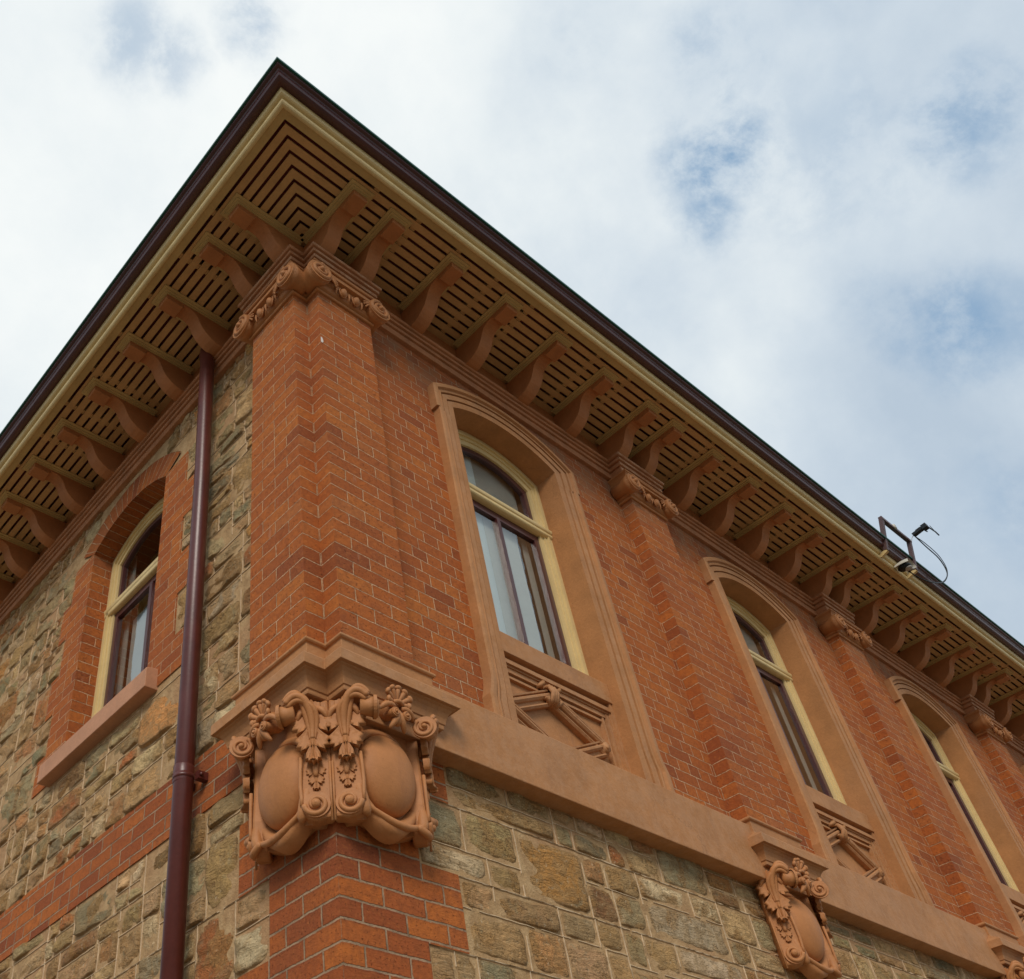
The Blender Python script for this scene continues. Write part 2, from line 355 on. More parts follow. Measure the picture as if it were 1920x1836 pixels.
    def horn(s, pts, r0, r1, seg=8, mi=0, flat=1.0, up=None, n=8, bulge=.35):
        """smooth curved taper through pts"""
        P = [Vector(p) for p in pts]; out = []; rr = []
        for i in range(n + 1):
            t = i / n
            if len(P) == 2: q = P[0].lerp(P[1], t)
            elif len(P) == 3: q = P[0] * (1 - t) ** 2 + P[1] * 2 * t * (1 - t) + P[2] * t * t
            else: q = P[0] * (1 - t) ** 3 + P[1] * 3 * t * (1 - t) ** 2 + P[2] * 3 * t * t * (1 - t) + P[3] * t ** 3
            r = (r0 + (r1 - r0) * t) * (1 + bulge * math.sin(PI * t))
            if t > .85: r *= math.sqrt(max(.05, 1 - ((t - .85) / .15) ** 2 * .8))
            out.append(q); rr.append(r)
        s.tube(out, rr, seg, mi, flat, up)
    def spiral(s, c, e1, e2, nn, R, tube, turns=1.9, hand=1, start=0.0, depth=.02, mi=0, eye=True, base=True):
        c = Vector(c); e1 = Vector(e1).normalized(); e2 = Vector(e2).normalized(); nn = Vector(nn).normalized()
        N = int(26 * turns); pts = []; rr = []
        for i in range(N + 1):
            t = i / N; th = start + hand * t * turns * 2 * PI; r = (R - tube) * (1 - t) ** .85 + tube * .8 * t
            pts.append(c + e1 * (math.cos(th) * r) + e2 * (math.sin(th) * r) + nn * (depth + .25 * t * tube)); rr.append(tube * (1 - .35 * t))
        s.tube(pts, rr, 7, mi)
        if eye: s.blob(c + nn * (depth + tube * .5), (e1 * tube * 1.35, e2 * tube * 1.35, nn * tube * 1.6), 10, 6, mi)
        if base:
            n = 24; v = [c + e1 * (math.cos(2 * PI * i / n) * R * .96) + e2 * (math.sin(2 * PI * i / n) * R * .96) for i in range(n)]
            vs = [p + nn * depth for p in v] + [p - nn * depth * 1.5 for p in v]
            s.add(vs, [tuple(range(n))] + [(i, n + i, n + (i + 1) % n, (i + 1) % n) for i in range(n)], mi)
    def mirror(s):
        """mirror across the plane x = y (left facade <-> right facade)"""
        o = MB(); o.v = [(y, x, z) for x, y, z in s.v]; o.f = [f[::-1] for f in s.f]; o.m = list(s.m); o.c = dict(s.c); o.sm = list(s.sm)
        return o
    def moved(s, dx=0, dy=0, dz=0):
        o = MB(); o.v = [(x + dx, y + dy, z + dz) for x, y, z in s.v]; o.f = [list(f) for f in s.f]; o.m = list(s.m); o.c = dict(s.c); o.sm = list(s.sm)
        return o
    def mirx(s, cx):
        o = MB(); o.v = [(2 * cx - x, y, z) for x, y, z in s.v]; o.f = [f[::-1] for f in s.f]; o.m = list(s.m); o.c = dict(s.c); o.sm = list(s.sm)
        return o
    def join(s, o):
        b = len(s.v); k = len(s.f); s.v += o.v; s.f += [[b + i for i in f] for f in o.f]; s.m += o.m; s.sm += o.sm
        for i, c in o.c.items(): s.c[k + i] = c
    def build(s, name, mats, parent=None, uvo=(0, 0), bevel=0, fixn=True, autosmooth=False, uvmode='box'):
        me = bpy.data.meshes.new(name); me.from_pydata(s.v, [], s.f)
        if not isinstance(mats, (list, tuple)): mats = [mats]
        for q in mats: me.materials.append(M[q])
        me.polygons.foreach_set('material_index', s.m)
        me.polygons.foreach_set('use_smooth', s.sm)
        me.update()
        if fixn:
            bm = bmesh.new(); bm.from_mesh(me); bmesh.ops.recalc_face_normals(bm, faces=bm.faces); bm.to_mesh(me); bm.free()
        uvl = me.uv_layers.new(name='uv')
        for p in me.polygons:
            nx, ny, nz = abs(p.normal.x), abs(p.normal.y), abs(p.normal.z)
            for li in p.loop_indices:
                x, y, z = me.vertices[me.loops[li].vertex_index].co
                if nz > nx and nz > ny: uv = (x - uvo[0], y)
                elif nx > ny: uv = (y - uvo[1], z)
                else: uv = (x - uvo[0], z)
                if uvmode == 'wrap':             # whole bricks turn the outer corners: keep joints off the arrises
                    u0_ = uv[0]; uv = ((.0045 + u0_ * .9805) if u0_ >= 0 else u0_ * .961, uv[1])
                uvl.data[li].uv = uv
        if s.c:
            ca = me.color_attributes.new('stone', 'BYTE_COLOR', 'CORNER')
            for p in me.polygons:
                c = s.c.get(p.index)
                if c:
                    for li in p.loop_indices: ca.data[li].color = (*c, 1)
        o = bpy.data.objects.new(name, me); COL.objects.link(o)
        if parent: o.parent = parent
        if bevel:
            b = o.modifiers.new('bevel', 'BEVEL'); b.width = bevel; b.segments = 2; b.limit_method = 'ANGLE'; b.angle_limit = math.radians(40)
        return o
def empty(name, loc, label=None, cat=None, parent=None, group=None):
    o = bpy.data.objects.new(name, None); COL.objects.link(o); o.location = loc; o.empty_display_size = .1
    if label: o['label'] = label
    if cat: o['category'] = cat
    if group: o['group'] = group
    if parent: o.parent = parent
    return o
def copy_tree(o, parent, off):
    c = o.copy(); COL.objects.link(c); c.parent = parent
    if off is not None: c.location = (o.location.x + off[0], o.location.y + off[1], o.location.z + off[2])
    for ch in [q for q in bpy.data.objects if q.parent == o]: copy_tree(ch, c, None)
    return c

# ------------------------------------------------------------------ dimensions (metres, z = 0 at the foot of the brick pilasters)
p_, w_ = .116, .4646
S = 3.283
PX = [0, 3.338, 6.621, 9.904, 13.187]
WC = [1.850 + S * i for i in range(4)]          # window centres
XR, YL = 14.6, 8.6
ZB0, ZB1 = -.411, -.051                          # painted band
GZ = -4.45
B = empty('brick_building', (0, 0, GZ), 'two storey corner building of red brick and rubble stone under a bracketed eave', 'building')
B_off = Vector((0, 0, GZ))
def bp_(ob):                                     # children are modelled in world space
    return ob
# the empty sits on the ground, so parts get its inverse offset
class _P: pass
def part(mb, name, mats, parent=None, **k):
    o = mb.build(name, mats, None, **k)
    o.parent = parent or B
    if parent is None: o.location = (0, 0, -GZ)
    return o

# ------------------------------------------------------------------ facade frames and rubble
def FR(u, n, z): return (u, -n, z)
def FL(u, n, z): return (-n, u, z)
rnd = random.Random(11)
PAL = [(.42, .315, .17), (.34, .31, .19), (.50, .45, .31), (.26, .165, .085), (.38, .175, .075), (.46, .33, .20), (.50, .30, .12), (.40, .30, .165), (.62, .56, .42), (.30, .30, .21), (.28, .265, .175), (.43, .34, .22), (.38, .37, .28), (.46, .27, .14), (.54, .42, .26), (.24, .25, .18)]
def stone(mb, F, u0, u1, z0, z1, gap=.010, rug=1.0):
    r = rnd
    def gp(): return gap * r.uniform(.3, 1.9)
    a0, a1, b0, b1 = u0 + gp(), u1 - gp(), z0 + gp(), z1 - gp()
    if a1 - a0 < .02 or b1 - b0 < .02: return
    cu, cz = (a0 + a1) / 2, (b0 + b1) / 2; hm = min(a1 - a0, b1 - b0)
    N = 36; seed = r.uniform(0, 1000)
    cut = [hm * (r.uniform(.03, .14) if r.random() < .68 else r.uniform(.18, .42)) for _ in range(8)]
    P = [(a0 + cut[0], b0), (a1 - cut[1], b0), (a1, b0 + cut[2]), (a1, b1 - cut[3]), (a1 - cut[4], b1), (a0 + cut[5], b1), (a0, b1 - cut[6]), (a0, b0 + cut[7])]
    P = [(x + r.uniform(-.05, .05) * hm * (0 if 0 else .6), y + r.uniform(-.05, .05) * hm * .6) for x, y in P]
    P = [(min(max(x, u0 + .002), u1 - .002), min(max(y, z0 + .002), z1 - .002)) for x, y in P]
    seg = [math.dist(P[i], P[(i + 1) % 8]) for i in range(8)]; tot = sum(seg); out = []
    for j in range(N):
        d = tot * j / N; i = 0
        while d > seg[i] and i < 7: d -= seg[i]; i += 1
        t = d / max(seg[i], 1e-6); A, B2 = P[i], P[(i + 1) % 8]; out.append((A[0] + (B2[0] - A[0]) * t - cu, A[1] + (B2[1] - A[1]) * t - cz))
    col = r.choice(PAL); k = r.uniform(.80, 1.30); col = tuple(min(1, c * k * w3 * r.uniform(.95, 1.05)) for c, w3 in zip(col, (1.27, 1.01, .76)))
    MO = (.44, .275, .130); mixv = r.uniform(.5, 1.0)
    rings = [1.0, .955, .88, .72, .48, .22]
    vs = []; dep = r.uniform(.004, .012) * rug; tu, tz = r.uniform(-.007, .007) * rug, r.uniform(-.007, .007) * rug
    for ri, rr in enumerate(rings):
        for x, y in out:
            q = 1 + .055 * noise.noise(Vector((x * 26 + seed, y * 26, 3))) + .03 * noise.noise(Vector((x * 70 + seed, y * 70, 9)))
            uu = cu + x * rr * min(q, 1.03); zz = cz + y * rr * min(q, 1.03)
            h = [-.020, -.0055, -.001, .001, .002, .002][ri]
            if ri > 0:
                nn = noise.noise(Vector((uu * 8, zz * 14, seed))) * .011 * rug + noise.noise(Vector((uu * 22, zz * 40, seed))) * .006 * rug
                nn += -abs(noise.noise(Vector((uu * 5 + seed, zz * 9, 4)))) * .010 * rug
                h += dep * .5 + nn + tu * x / .1 * rr + tz * y / .1 * rr
            vs.append(F(uu, min(h - .004, .016), zz))
    vs.append(F(cu, .001 + dep * .5, cz))
    L = len(vs) - 1
    for i in range(len(rings) - 1):
        f = [(i * N + j, i * N + (j + 1) % N, (i + 1) * N + (j + 1) % N, (i + 1) * N + j) for j in range(N)]
        w = [mixv, mixv * .75, mixv * .35, 0, 0][i]; cc = tuple(c * (1 - w) + mo * w for c, mo in zip(col, MO))
        if i == 0: b = len(mb.v); mb.add(vs, f, 1, cc, True)
        else:
            for q in f: mb.c[len(mb.f)] = cc; mb.f.append([b + k2 for k2 in q]); mb.m.append(1); mb.sm.append(True)
    k0 = (len(rings) - 1) * N
    for j in range(N): mb.c[len(mb.f)] = col; mb.f.append([b + k0 + j, b + k0 + (j + 1) % N, b + L]); mb.m.append(1); mb.sm.append(True)
def ribbon(mb, F, u0, z0, u1, z1, w=.0021):
    """thin raised pointing ribbon along a joint, slightly irregular and broken"""
    L = math.hypot(u1 - u0, z1 - z0); n = max(2, int(L / .05)); pts = []
    for i in range(n + 1):
        t = i / n; a = rnd.uniform(-.0022, .0022)
        if abs(u1 - u0) > abs(z1 - z0): pts.append((u0 + (u1 - u0) * t, z0 + (z1 - z0) * t + a))
        else: pts.append((u0 + (u1 - u0) * t + a, z0 + (z1 - z0) * t))
    du, dz = (u1 - u0) / L, (z1 - z0) / L
    for i in range(n):
        if rnd.random() < .12: continue
        (a, b), (c, d) = pts[i], pts[i + 1]; ou, oz = -dz * w, du * w
        vs = [F(a - ou, -.013, b - oz), F(a + ou, -.013, b + oz), F(c + ou, -.013, d + oz), F(c - ou, -.013, d - oz),
              F(a - ou * .7, -.0035, b - oz * .7), F(a + ou * .7, -.0035, b + oz * .7), F(c + ou * .7, -.0035, d + oz * .7), F(c - ou * .7, -.0035, d - oz * .7)]
        mb.add(vs, [(4, 5, 6, 7), (0, 1, 5, 4), (1, 2, 6, 5), (2, 3, 7, 6), (3, 0, 4, 7)], 2)
def rubble(mb, F, ints, z0, z1, rug=1.0, wmin=.22, wmax=.62):
    """fill one course band [z0,z1] over the free intervals with snecked rubble"""
    for a, b in ints:
        u = a
        ribbon(mb, F, a, z0, b, z0); ribbon(mb, F, a, z1, b, z1)
        while u < b - .02:
            w = rnd.uniform(wmin, wmax)
            if b - u - w < wmin * .7: w = b - u
            t = rnd.random(); h = z1 - z0
            if t < .40 and w < .60: stone(mb, F, u, u + w, z0, z1, rug=rug)
            elif t < .82 or h < .24:
                zc = z0 + h * rnd.uniform(.34, .66); ribbon(mb, F, u, zc, u + w, zc)
                for c0, c1 in ((z0, zc), (zc, z1)):
                    if w > .26 and rnd.random() < .75:
                        uc = u + w * rnd.uniform(.3, .7); stone(mb, F, u, uc, c0, c1, rug=rug); stone(mb, F, uc, u + w, c0, c1, rug=rug); ribbon(mb, F, uc, c0, uc, c1)
                    else: stone(mb, F, u, u + w, c0, c1, rug=rug)
            else:
                za = z0 + h * rnd.uniform(.26, .38); zb = z0 + h * rnd.uniform(.60, .74)
                for c0, c1 in ((z0, za), (za, zb), (zb, z1)):
                    uc = u + w * rnd.uniform(.3, .7); stone(mb, F, u, uc, c0, c1, rug=rug); stone(mb, F, uc, u + w, c0, c1, rug=rug); ribbon(mb, F, uc, c0, uc, c1)
                    ribbon(mb, F, u, c1, u + w, c1)
            u += w
            if u < b - .03: ribbon(mb, F, u, z0, u, z1)

# ---- right facade: stone below the band
QZ = [-.269 - .344 * i for i in range(-1, 13)]     # toothing levels
sw = MB()
sw.box(.01, XR, .0085, .30, GZ, -.12, 0)
for i in range(1, len(QZ) - 1):
    z1, z0 = QZ[i], QZ[i + 1]
    if i == 1: z1 = -.36
    wide = (i % 2 == 1)
    x0 = .7005 if wide else .468
    # i=1: band -.269..-.613 wide ; i=2 narrow ; i=3 wide
    rubble(sw, FR, [(x0 + .004, XR)], z0, z1, rug=.80, wmin=.26, wmax=.80)
part(sw, 'stone_wall', ['mortar', 'stone', 'pointing'], fixn=True)['label'] = 'rubble stone lower wall of the long right facade'
# ---- brick quoin at the corner (toothed)
qm = MB()
z = ZB1
for i in range(0, len(QZ) - 1):
    z1, z0 = QZ[i], QZ[i + 1]
    wr = .6969 if i % 2 == 1 else .4646
    wl = .4646 if i % 2 == 1 else .6969
    if i == 0: z1 = -.36; continue
    if i == 1: z1 = -.26
    qm.box(0, wr, 0, .2, z0, z1); qm.box(0, .2, .0, wl, z0, z1)
# remove inner duplicates by building as L shaped prisms
qm = MB()
for i in range(1, len(QZ) - 1):
    z1, z0 = QZ[i], QZ[i + 1]
    if i == 1: z1 = -.20
    wr = .6969 if i % 2 == 1 else .4646
    wl = .4646 if i % 2 == 1 else .6969
    prof = [(0, 0), (wr, 0), (wr, .02), (.02, .02), (.02, wl), (0, wl)]
    qm.extrude_profile(prof, lambda a, b, z=z0: (a, b, z), lambda a, b, z=z1: (a, b, z))
part(qm, 'brick_quoin', 'brickrough', uvo=(0, 0), uvmode='wrap')

# ---- right facade: upper brick wall with arched openings down to the band
HW = .552; ZS = 2.685; RISE = .150
def arc(c, hw, zs, rise, t):
    R = (hw * hw + rise * rise) / (2 * rise); a = math.asin(hw / R); th = -a + 2 * a * t
    return c + R * math.sin(th), zs + rise - R + R * math.cos(th)
bw = MB(); xs = 0.0; ZT = 3.70
for c in WC:
    a, b = c - HW - .03, c + HW + .03
    bw.quad((xs, 0, -.2), (a, 0, -.2), (a, 0, ZT), (xs, 0, ZT))
    n = 24; pts = [arc(c, HW + .03, ZS, RISE + .015, i / n) for i in range(n + 1)]
    for i in range(n):
        bw.quad((pts[i][0], 0, pts[i][1]), (pts[i+1][0], 0, pts[i+1][1]), (pts[i+1][0], 0, ZT), (pts[i][0], 0, ZT))
    xs = b
bw.quad((xs, 0, -.2), (XR, 0, -.2), (XR, 0, ZT), (xs, 0, ZT))
part(bw, 'brick_wall', 'brickwall', uvo=(.058, 0), fixn=False)['label'] = 'upper red brick wall of the long right facade'
# end walls and core so the building is closed
cw = MB(); cw.box(XR, XR + .2, -.0, YL, GZ, 3.6); cw.box(0.02, XR, YL, YL + .2, GZ, 3.6)
part(cw, 'rear_wall', 'brickrough')
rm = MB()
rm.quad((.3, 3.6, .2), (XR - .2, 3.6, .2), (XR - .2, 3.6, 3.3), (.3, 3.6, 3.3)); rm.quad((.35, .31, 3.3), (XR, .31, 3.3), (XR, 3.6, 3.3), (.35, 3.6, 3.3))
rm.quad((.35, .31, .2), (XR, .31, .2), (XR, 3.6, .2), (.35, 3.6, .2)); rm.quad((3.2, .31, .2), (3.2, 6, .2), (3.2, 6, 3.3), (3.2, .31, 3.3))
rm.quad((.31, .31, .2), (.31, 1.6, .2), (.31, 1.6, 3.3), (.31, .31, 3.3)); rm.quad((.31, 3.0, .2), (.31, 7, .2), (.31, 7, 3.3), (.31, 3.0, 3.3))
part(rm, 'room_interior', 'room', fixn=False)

# ---- left facade
sl = MB()
WY0, WY1 = 1.757, 2.845; WYC = (WY0 + WY1) / 2; WHW = (WY1 - WY0) / 2; LZS = 2.685; LRISE = .165
# mortar sheet with the window opening left out
def sheet(y0, y1, z0, z1): sl.quad((.0085, y0, z0), (.0085, y1, z0), (.0085, y1, z1), (.0085, y0, z1), 0)
sheet(.02, WY0 - .02, GZ, 3.70); sheet(WY1 + .02, YL, GZ, 3.70); sheet(WY0 - .02, WY1 + .02, GZ, .72); sheet(WY0 - .02, WY1 + .02, 2.87, 3.70)
LB = [-.051, .293, .637, .981, 1.325, 1.669, 2.013, 2.357, 2.701, 2.93, 3.20]
def jamb(i):                                      # toothed brick jamb widths at each level
    return .30 if i % 2 else .42
for i in range(len(LB) - 1):
    z0, z1 = LB[i], LB[i + 1]
    if z1 <= .66: ints = [(w_ + .004, YL)]
    elif z0 < 2.69:
        jr = jamb(i); ints = [(w_ + .004, WY0 - jr - .004), (WY1 + jr + .004, YL)]
    elif z0 < 2.9: ints = [(w_ + .004, WY0 - .34), (WY1 + .34, YL)]
    else: ints = [(w_ + .004, WY0 + .04), (WY1 - .04, YL)]
    rubble(sl, FL, ints, z0, z1, rug=1.7, wmin=.22, wmax=.70)
for i in range(1, len(QZ) - 1):
    z1, z0 = QZ[i], QZ[i + 1]
    if i == 1: z1 = ZB0 + .02
    y0 = .468 if i % 2 == 1 else .7005
    rubble(sl, FL, [(y0 + .004, YL)], z0, z1, rug=1.7, wmin=.22, wmax=.70)
o = part(sl, 'stone_wall', ['mortar', 'stone', 'pointing'], fixn=True); o['label'] = 'rugged rubble stone wall of the left facade'
sb = MB(); sb.box(0, .02, .02, YL, ZB0 + .016, ZB1)
part(sb, 'brick_string_course', 'brickrough', uvo=(0, 0))
# toothed brick jambs and arch ring of the left window
jm = MB(); jn = MB()
for i in range(len(LB) - 1):
    z0, z1 = LB[i], LB[i + 1]
    if z1 <= .7 or z0 >= 2.69: continue
    z0 = max(z0, .70); z1 = min(z1, 2.70); jr = jamb(i)
    jm.box(0, .02, WY0 - jr, WY0, z0, z1); jn.box(0, .02, WY1, WY1 + jr, z0, z1)
jm.quad((.0202, WY0, .7), (.21, WY0, .7), (.21, WY0, 2.70), (.0202, WY0, 2.70)); jn.quad((.0202, WY1, .7), (.21, WY1, .7), (.21, WY1, 2.70), (.0202, WY1, 2.70))
part(jm, 'brick_jamb', 'brick', uvo=(0, WY0 - .058), fixn=False); part(jn, 'brick_jamb', 'brick', uvo=(0, WY1 - .058), fixn=False)
ar = MB(); n = 28
ai = [arc(WYC, WHW, LZS, LRISE, i / n) for i in range(n + 1)]; ao = [arc(WYC, WHW + .20, LZS + .10, LRISE + .125, i / n) for i in range(n + 1)]
for i in range(n):
    ar.quad((-.002, ai[i][0], ai[i][1]), (-.002, ai[i+1][0], ai[i+1][1]), (-.002, ao[i+1][0], ao[i+1][1]), (-.002, ao[i][0], ao[i][1]))
    ar.quad((-.002, ai[i][0], ai[i][1]), (-.002, ai[i+1][0], ai[i+1][1]), (.21, ai[i+1][0], ai[i+1][1]), (.21, ai[i][0], ai[i][1]))
ao_ = ar.build('arch', 'brickarch', None, fixn=False)
# lay the voussoirs radially: u runs along the arch, v through it
me = ao_.data; uvl = me.uv_layers['uv']; Lar = 1.25
for pi_, pg in enumerate(me.polygons):
    i = pi_ // 2; kind = pi_ % 2
    for k, li in enumerate(pg.loop_indices):
        uu = (i + (1 if k in (1, 2) else 0)) / n * Lar; vv = 0.002 if k in (0, 1) else .238
        if kind == 1: vv = 0.002 if k in (0, 1) else .212
        uvl.data[li].uv = (uu, vv)
ao_.name = 'brick_arch'; ao_.parent = B; ao_.location = (0, 0, -GZ)

# ------------------------------------------------------------------ painted string band, blocks, entablature
band = MB()
segs = [(w_ + .19, PX[1] - .02)] + [(PX[i] + w_ + .10, PX[i+1] - .02) for i in range(1, 4)] + [(PX[4] + w_ + .1, XR)]
prof = [(-.01, ZB0), (.111, ZB0), (.111, ZB1), (-.01, ZB1 + .02)]
band.sweep([(.10, 0), (XR, 0)], prof)
part(band, 'string_band', 'render', bevel=.005)

# corbel block over each cartouche
BPROF = [(-.06, -.330), (.016, -.330), (.026, -.326), (.028, -.317), (.028, -.303), (.034, -.301), (.036, -.292), (.041, -.270), (.051, -.248), (.064, -.232), (.074, -.226), (.076, -.2225),
         (.0935, -.220), (.094, -.166), (.086, -.155), (.060, -.142), (.035, -.125), (.016, -.112), (.010, -.10), (.010, -.030), (.012, -.026), (.020, -.024), (.026, -.017), (.026, -.008), (.020, -.001), (.010, .001), (-.06, .001)]
def block_path(x):
    if x == 0: return [(0.0, w_ + .095), (-p_, w_ + .095), (-p_, 0), (0, 0), (0, -p_), (w_ + .095, -p_), (w_ + .095, 0.0)]
    return [(x, 0.0), (x, -p_), (x + w_ + .095, -p_), (x + w_ + .095, 0.0)]
# cornice / entablature
EPROF = [(-.03, 3.158), (.031, 3.158), (.035, 3.162), (.035, 3.220), (.026, 3.2235), (.026, 3.231), (.047, 3.233), (.047, 3.268), (.037, 3.271), (.037, 3.279), (.061, 3.281), (.061, 3.309), (.050, 3.312), (.050, 3.320), (.072, 3.323), (.077, 3.330), (.077, 3.350), (-.03, 3.352)]
e = .016
path = [(0, YL), (0, w_ + e), (-p_, w_ + e), (-p_, 0), (0, 0), (0, -p_), (w_ + e, -p_), (w_ + e, 0)]
for x in PX[1:]: path += [(x - e, 0), (x - e, -p_), (x + w_ + e, -p_), (x + w_ + e, 0)]
path += [(XR, 0)]
en = MB(); en.sweep(path, EPROF)
for x0, x1 in [(-p_, .3)]: pass
en.box(0.0, w_ + e, -p_, .0, 3.159, 3.349); en.box(-p_, .0, 0.0, w_ + e, 3.159, 3.349)
for x in PX[1:]: en.box(x - e, x + w_ + e, -p_, 0, 3.159, 3.349)
part(en, 'cornice', 'cornice', bevel=.0025)
# frieze above the cornice up to the soffit
fz = MB(); fz.quad((-.004, 0, 3.34), (-.004, YL, 3.34), (-.004, YL, 3.66), (-.004, 0, 3.66)); fz.quad((0, -.004, 3.34), (XR, -.004, 3.34), (XR, -.004, 3.66), (0, -.004, 3.66))
part(fz, 'frieze', 'bracket', fixn=False)

# ------------------------------------------------------------------ pilasters with capital, block and cartouche
def capital(x, corner=False):
    """ionic capital on a pilaster whose face spans x..x+w at y=-p; returns list of (name, MB)"""
    z0 = 2.884; x1 = x + w_; f = -p_
    nk = MB()
    # neck fillet, ovolo bed, volute band, cyma, abacus as one moulded body around the pier
    P = [(-.03, z0), (.014, z0), (.020, z0 + .006), (.020, z0 + .016), (.012, z0 + .022), (.012, z0 + .030), (.030, z0 + .040), (.040, z0 + .062), (.040, z0 + .085), (.052, z0 + .095), (.060, z0 + .11),
         (.060, z0 + .165), (.064, z0 + .176), (.052, z0 + .184), (.050, z0 + .205), (.056, z0 + .228), (.068, z0 + .242), (.074, z0 + .244), (.074, z0 + .262), (.066, z0 + .268), (.060, z0 + .2745), (-.03, z0 + .2745)]
    if corner: path = [(0.0, w_), (-p_, w_), (-p_, 0), (0, 0), (0, -p_), (w_, -p_), (w_, 0.0)]
    else: path = [(x, 0), (x, -p_), (x1, -p_), (x1, 0)]
    nk.sweep(path, P)
    if corner: nk.box(0, w_, -p_, 0, z0 + .001, z0 + .27); nk.box(-p_, 0, 0, w_, z0 + .001, z0 + .27)
    else: nk.box(x, x1, -p_, 0, z0 + .001, z0 + .27)
    def side():
        vol = MB(); zc = z0 + .104; R = (.098 if corner else .088); fy = f - .090
        for cx, hand, st in ((x - .040, -1, PI / 2), (x1 + .018, 1, PI / 2)):
            # roll running back to the wall
            pts = [(cx, fy + .012, zc), (cx, fy + .05, zc), (cx, fy + .11, zc), (cx, -.01 if not corner or cx > .2 else -.06, zc)]
            vol.tube(pts, [R * .97, R * .88, R * (.78 if corner else .66), R * (.90 if corner else .72)], 26)
            vol.spiral((cx, fy + .004, zc), (1, 0, 0), (0, 0, 1), (0, -1, 0), R, .0165, 1.9, hand, st, .010)
        # band linking the volutes
        vol.tube([(x - .02, fy - .004, zc + R - .010), (x + .12, fy + .0, zc + R - .014), (x1 - .12, fy + .0, zc + R - .014), (x1 + .022, fy - .004, zc + R - .010)], .0115, 8)
        vol.box(x + .02, x1 - .02, fy + .006, f - .02, zc + .022, zc + R - .012)
        vol.tube([(x + .05, fy + .004, zc + .026), (x1 - .05, fy + .004, zc + .026)], .006, 6)
        egg = MB(); ey = f - .058; ez = z0 + .066
        for k in range(2):
            cx = x + w_ / 2 + (k - .5) * .112
            egg.blob((cx, ey - .006, ez), ((.027, 0, 0), (0, .025, .006), (0, -.008, .036)), 12, 8)
            for sgn in (-1, 1):
                pts = [(cx + sgn * .014, ey, ez + .046), (cx + sgn * .044, ey - .008, ez + .02), (cx + sgn * .034, ey - .004, ez - .026), (cx, ey + .004, ez - .040)]
                q = [Vector(pts[0]) * (1 - t) ** 3 + Vector(pts[1]) * 3 * t * (1 - t) ** 2 + Vector(pts[2]) * 3 * t * t * (1 - t) + Vector(pts[3]) * t ** 3 for t in [i / 8 for i in range(9)]]
                egg.tube(q, .0048, 6)
        for k in range(3):
            cx = x + w_ / 2 + (k - 1) * .112
            egg.horn([(cx, ey, ez + .035), (cx, ey - .006, ez), (cx, ey + .006, ez - .038)], .009, .003, 7)
        for sgn, bx in ((1, x + .064), (-1, x1 - .064)):   # corner palmettes
            for a in (-.9, -.35, .2, .75):
                d = Vector((math.cos(a) * sgn, 0, -math.sin(a) * 1.0 - .25))
                egg.horn([Vector((bx - sgn * .012, fy + .012, zc + .016)), Vector((bx, fy + .002, zc + .012)) + d * .02, Vector((bx, fy + .010, zc + .004)) + d * .052], .008, .005, 7)
                egg.blob(Vector((bx, fy + .010, zc + .004)) + d * .05, ((.0085, 0, 0), (0, .007, 0), (0, 0, .0085)), 8, 6)
        return vol, egg
    return nk, side()

LEAF = [(.000, -.686), (.010, -.668), (.020, -.680), (.022, -.656), (.036, -.660), (.030, -.628), (.019, -.606), (.016, -.598), (.034, -.606), (.056, -.618), (.050, -.594), (.074, -.594), (.062, -.570), (.078, -.556),
        (.056, -.538), (.034, -.516), (.026, -.505), (.046, -.514), (.070, -.526), (.064, -.500), (.092, -.500), (.078, -.472), (.096, -.456), (.074, -.436), (.048, -.420), (.036, -.408), (.042, -.395), (.040, -.370)]
def leaf(mb, Qf, s0, zref, k=1.0, n0=.078, z0=-.686, kw=1.0):
    """carved acanthus leaf: jagged outline, raised midrib, hollowed lobes, rolled edges; hangs down from zref"""
    for sgn in (-1, 1):
        rows = []
        for (o, z) in LEAF:
            zz = zref + (z + .370) * k; mz = zref + (z + .370 + .42 * o) * k
            row = []
            for j, (f, h) in enumerate(((0, .024), (.12, .021), (.24, .008), (.45, .018), (.68, .014), (.88, .019), (1.0, .012), (1.01, .002), (.97, -.014))):
                tipc = max(0, (o - .030) / .06)
                row.append(Qf(s0 + sgn * o * f * k * kw, n0 + h * k - .004 * tipc + (.012 * k if z < -.66 else 0), mz + (zz - mz) * f))
            rows.append(row)
        vs = [p for r in rows for p in r]; c = len(rows[0])
        mb.add(vs, [(i * c + j, i * c + j + 1, (i + 1) * c + j + 1, (i + 1) * c + j) for i in range(len(rows) - 1) for j in range(c - 1)], 0, None, True)
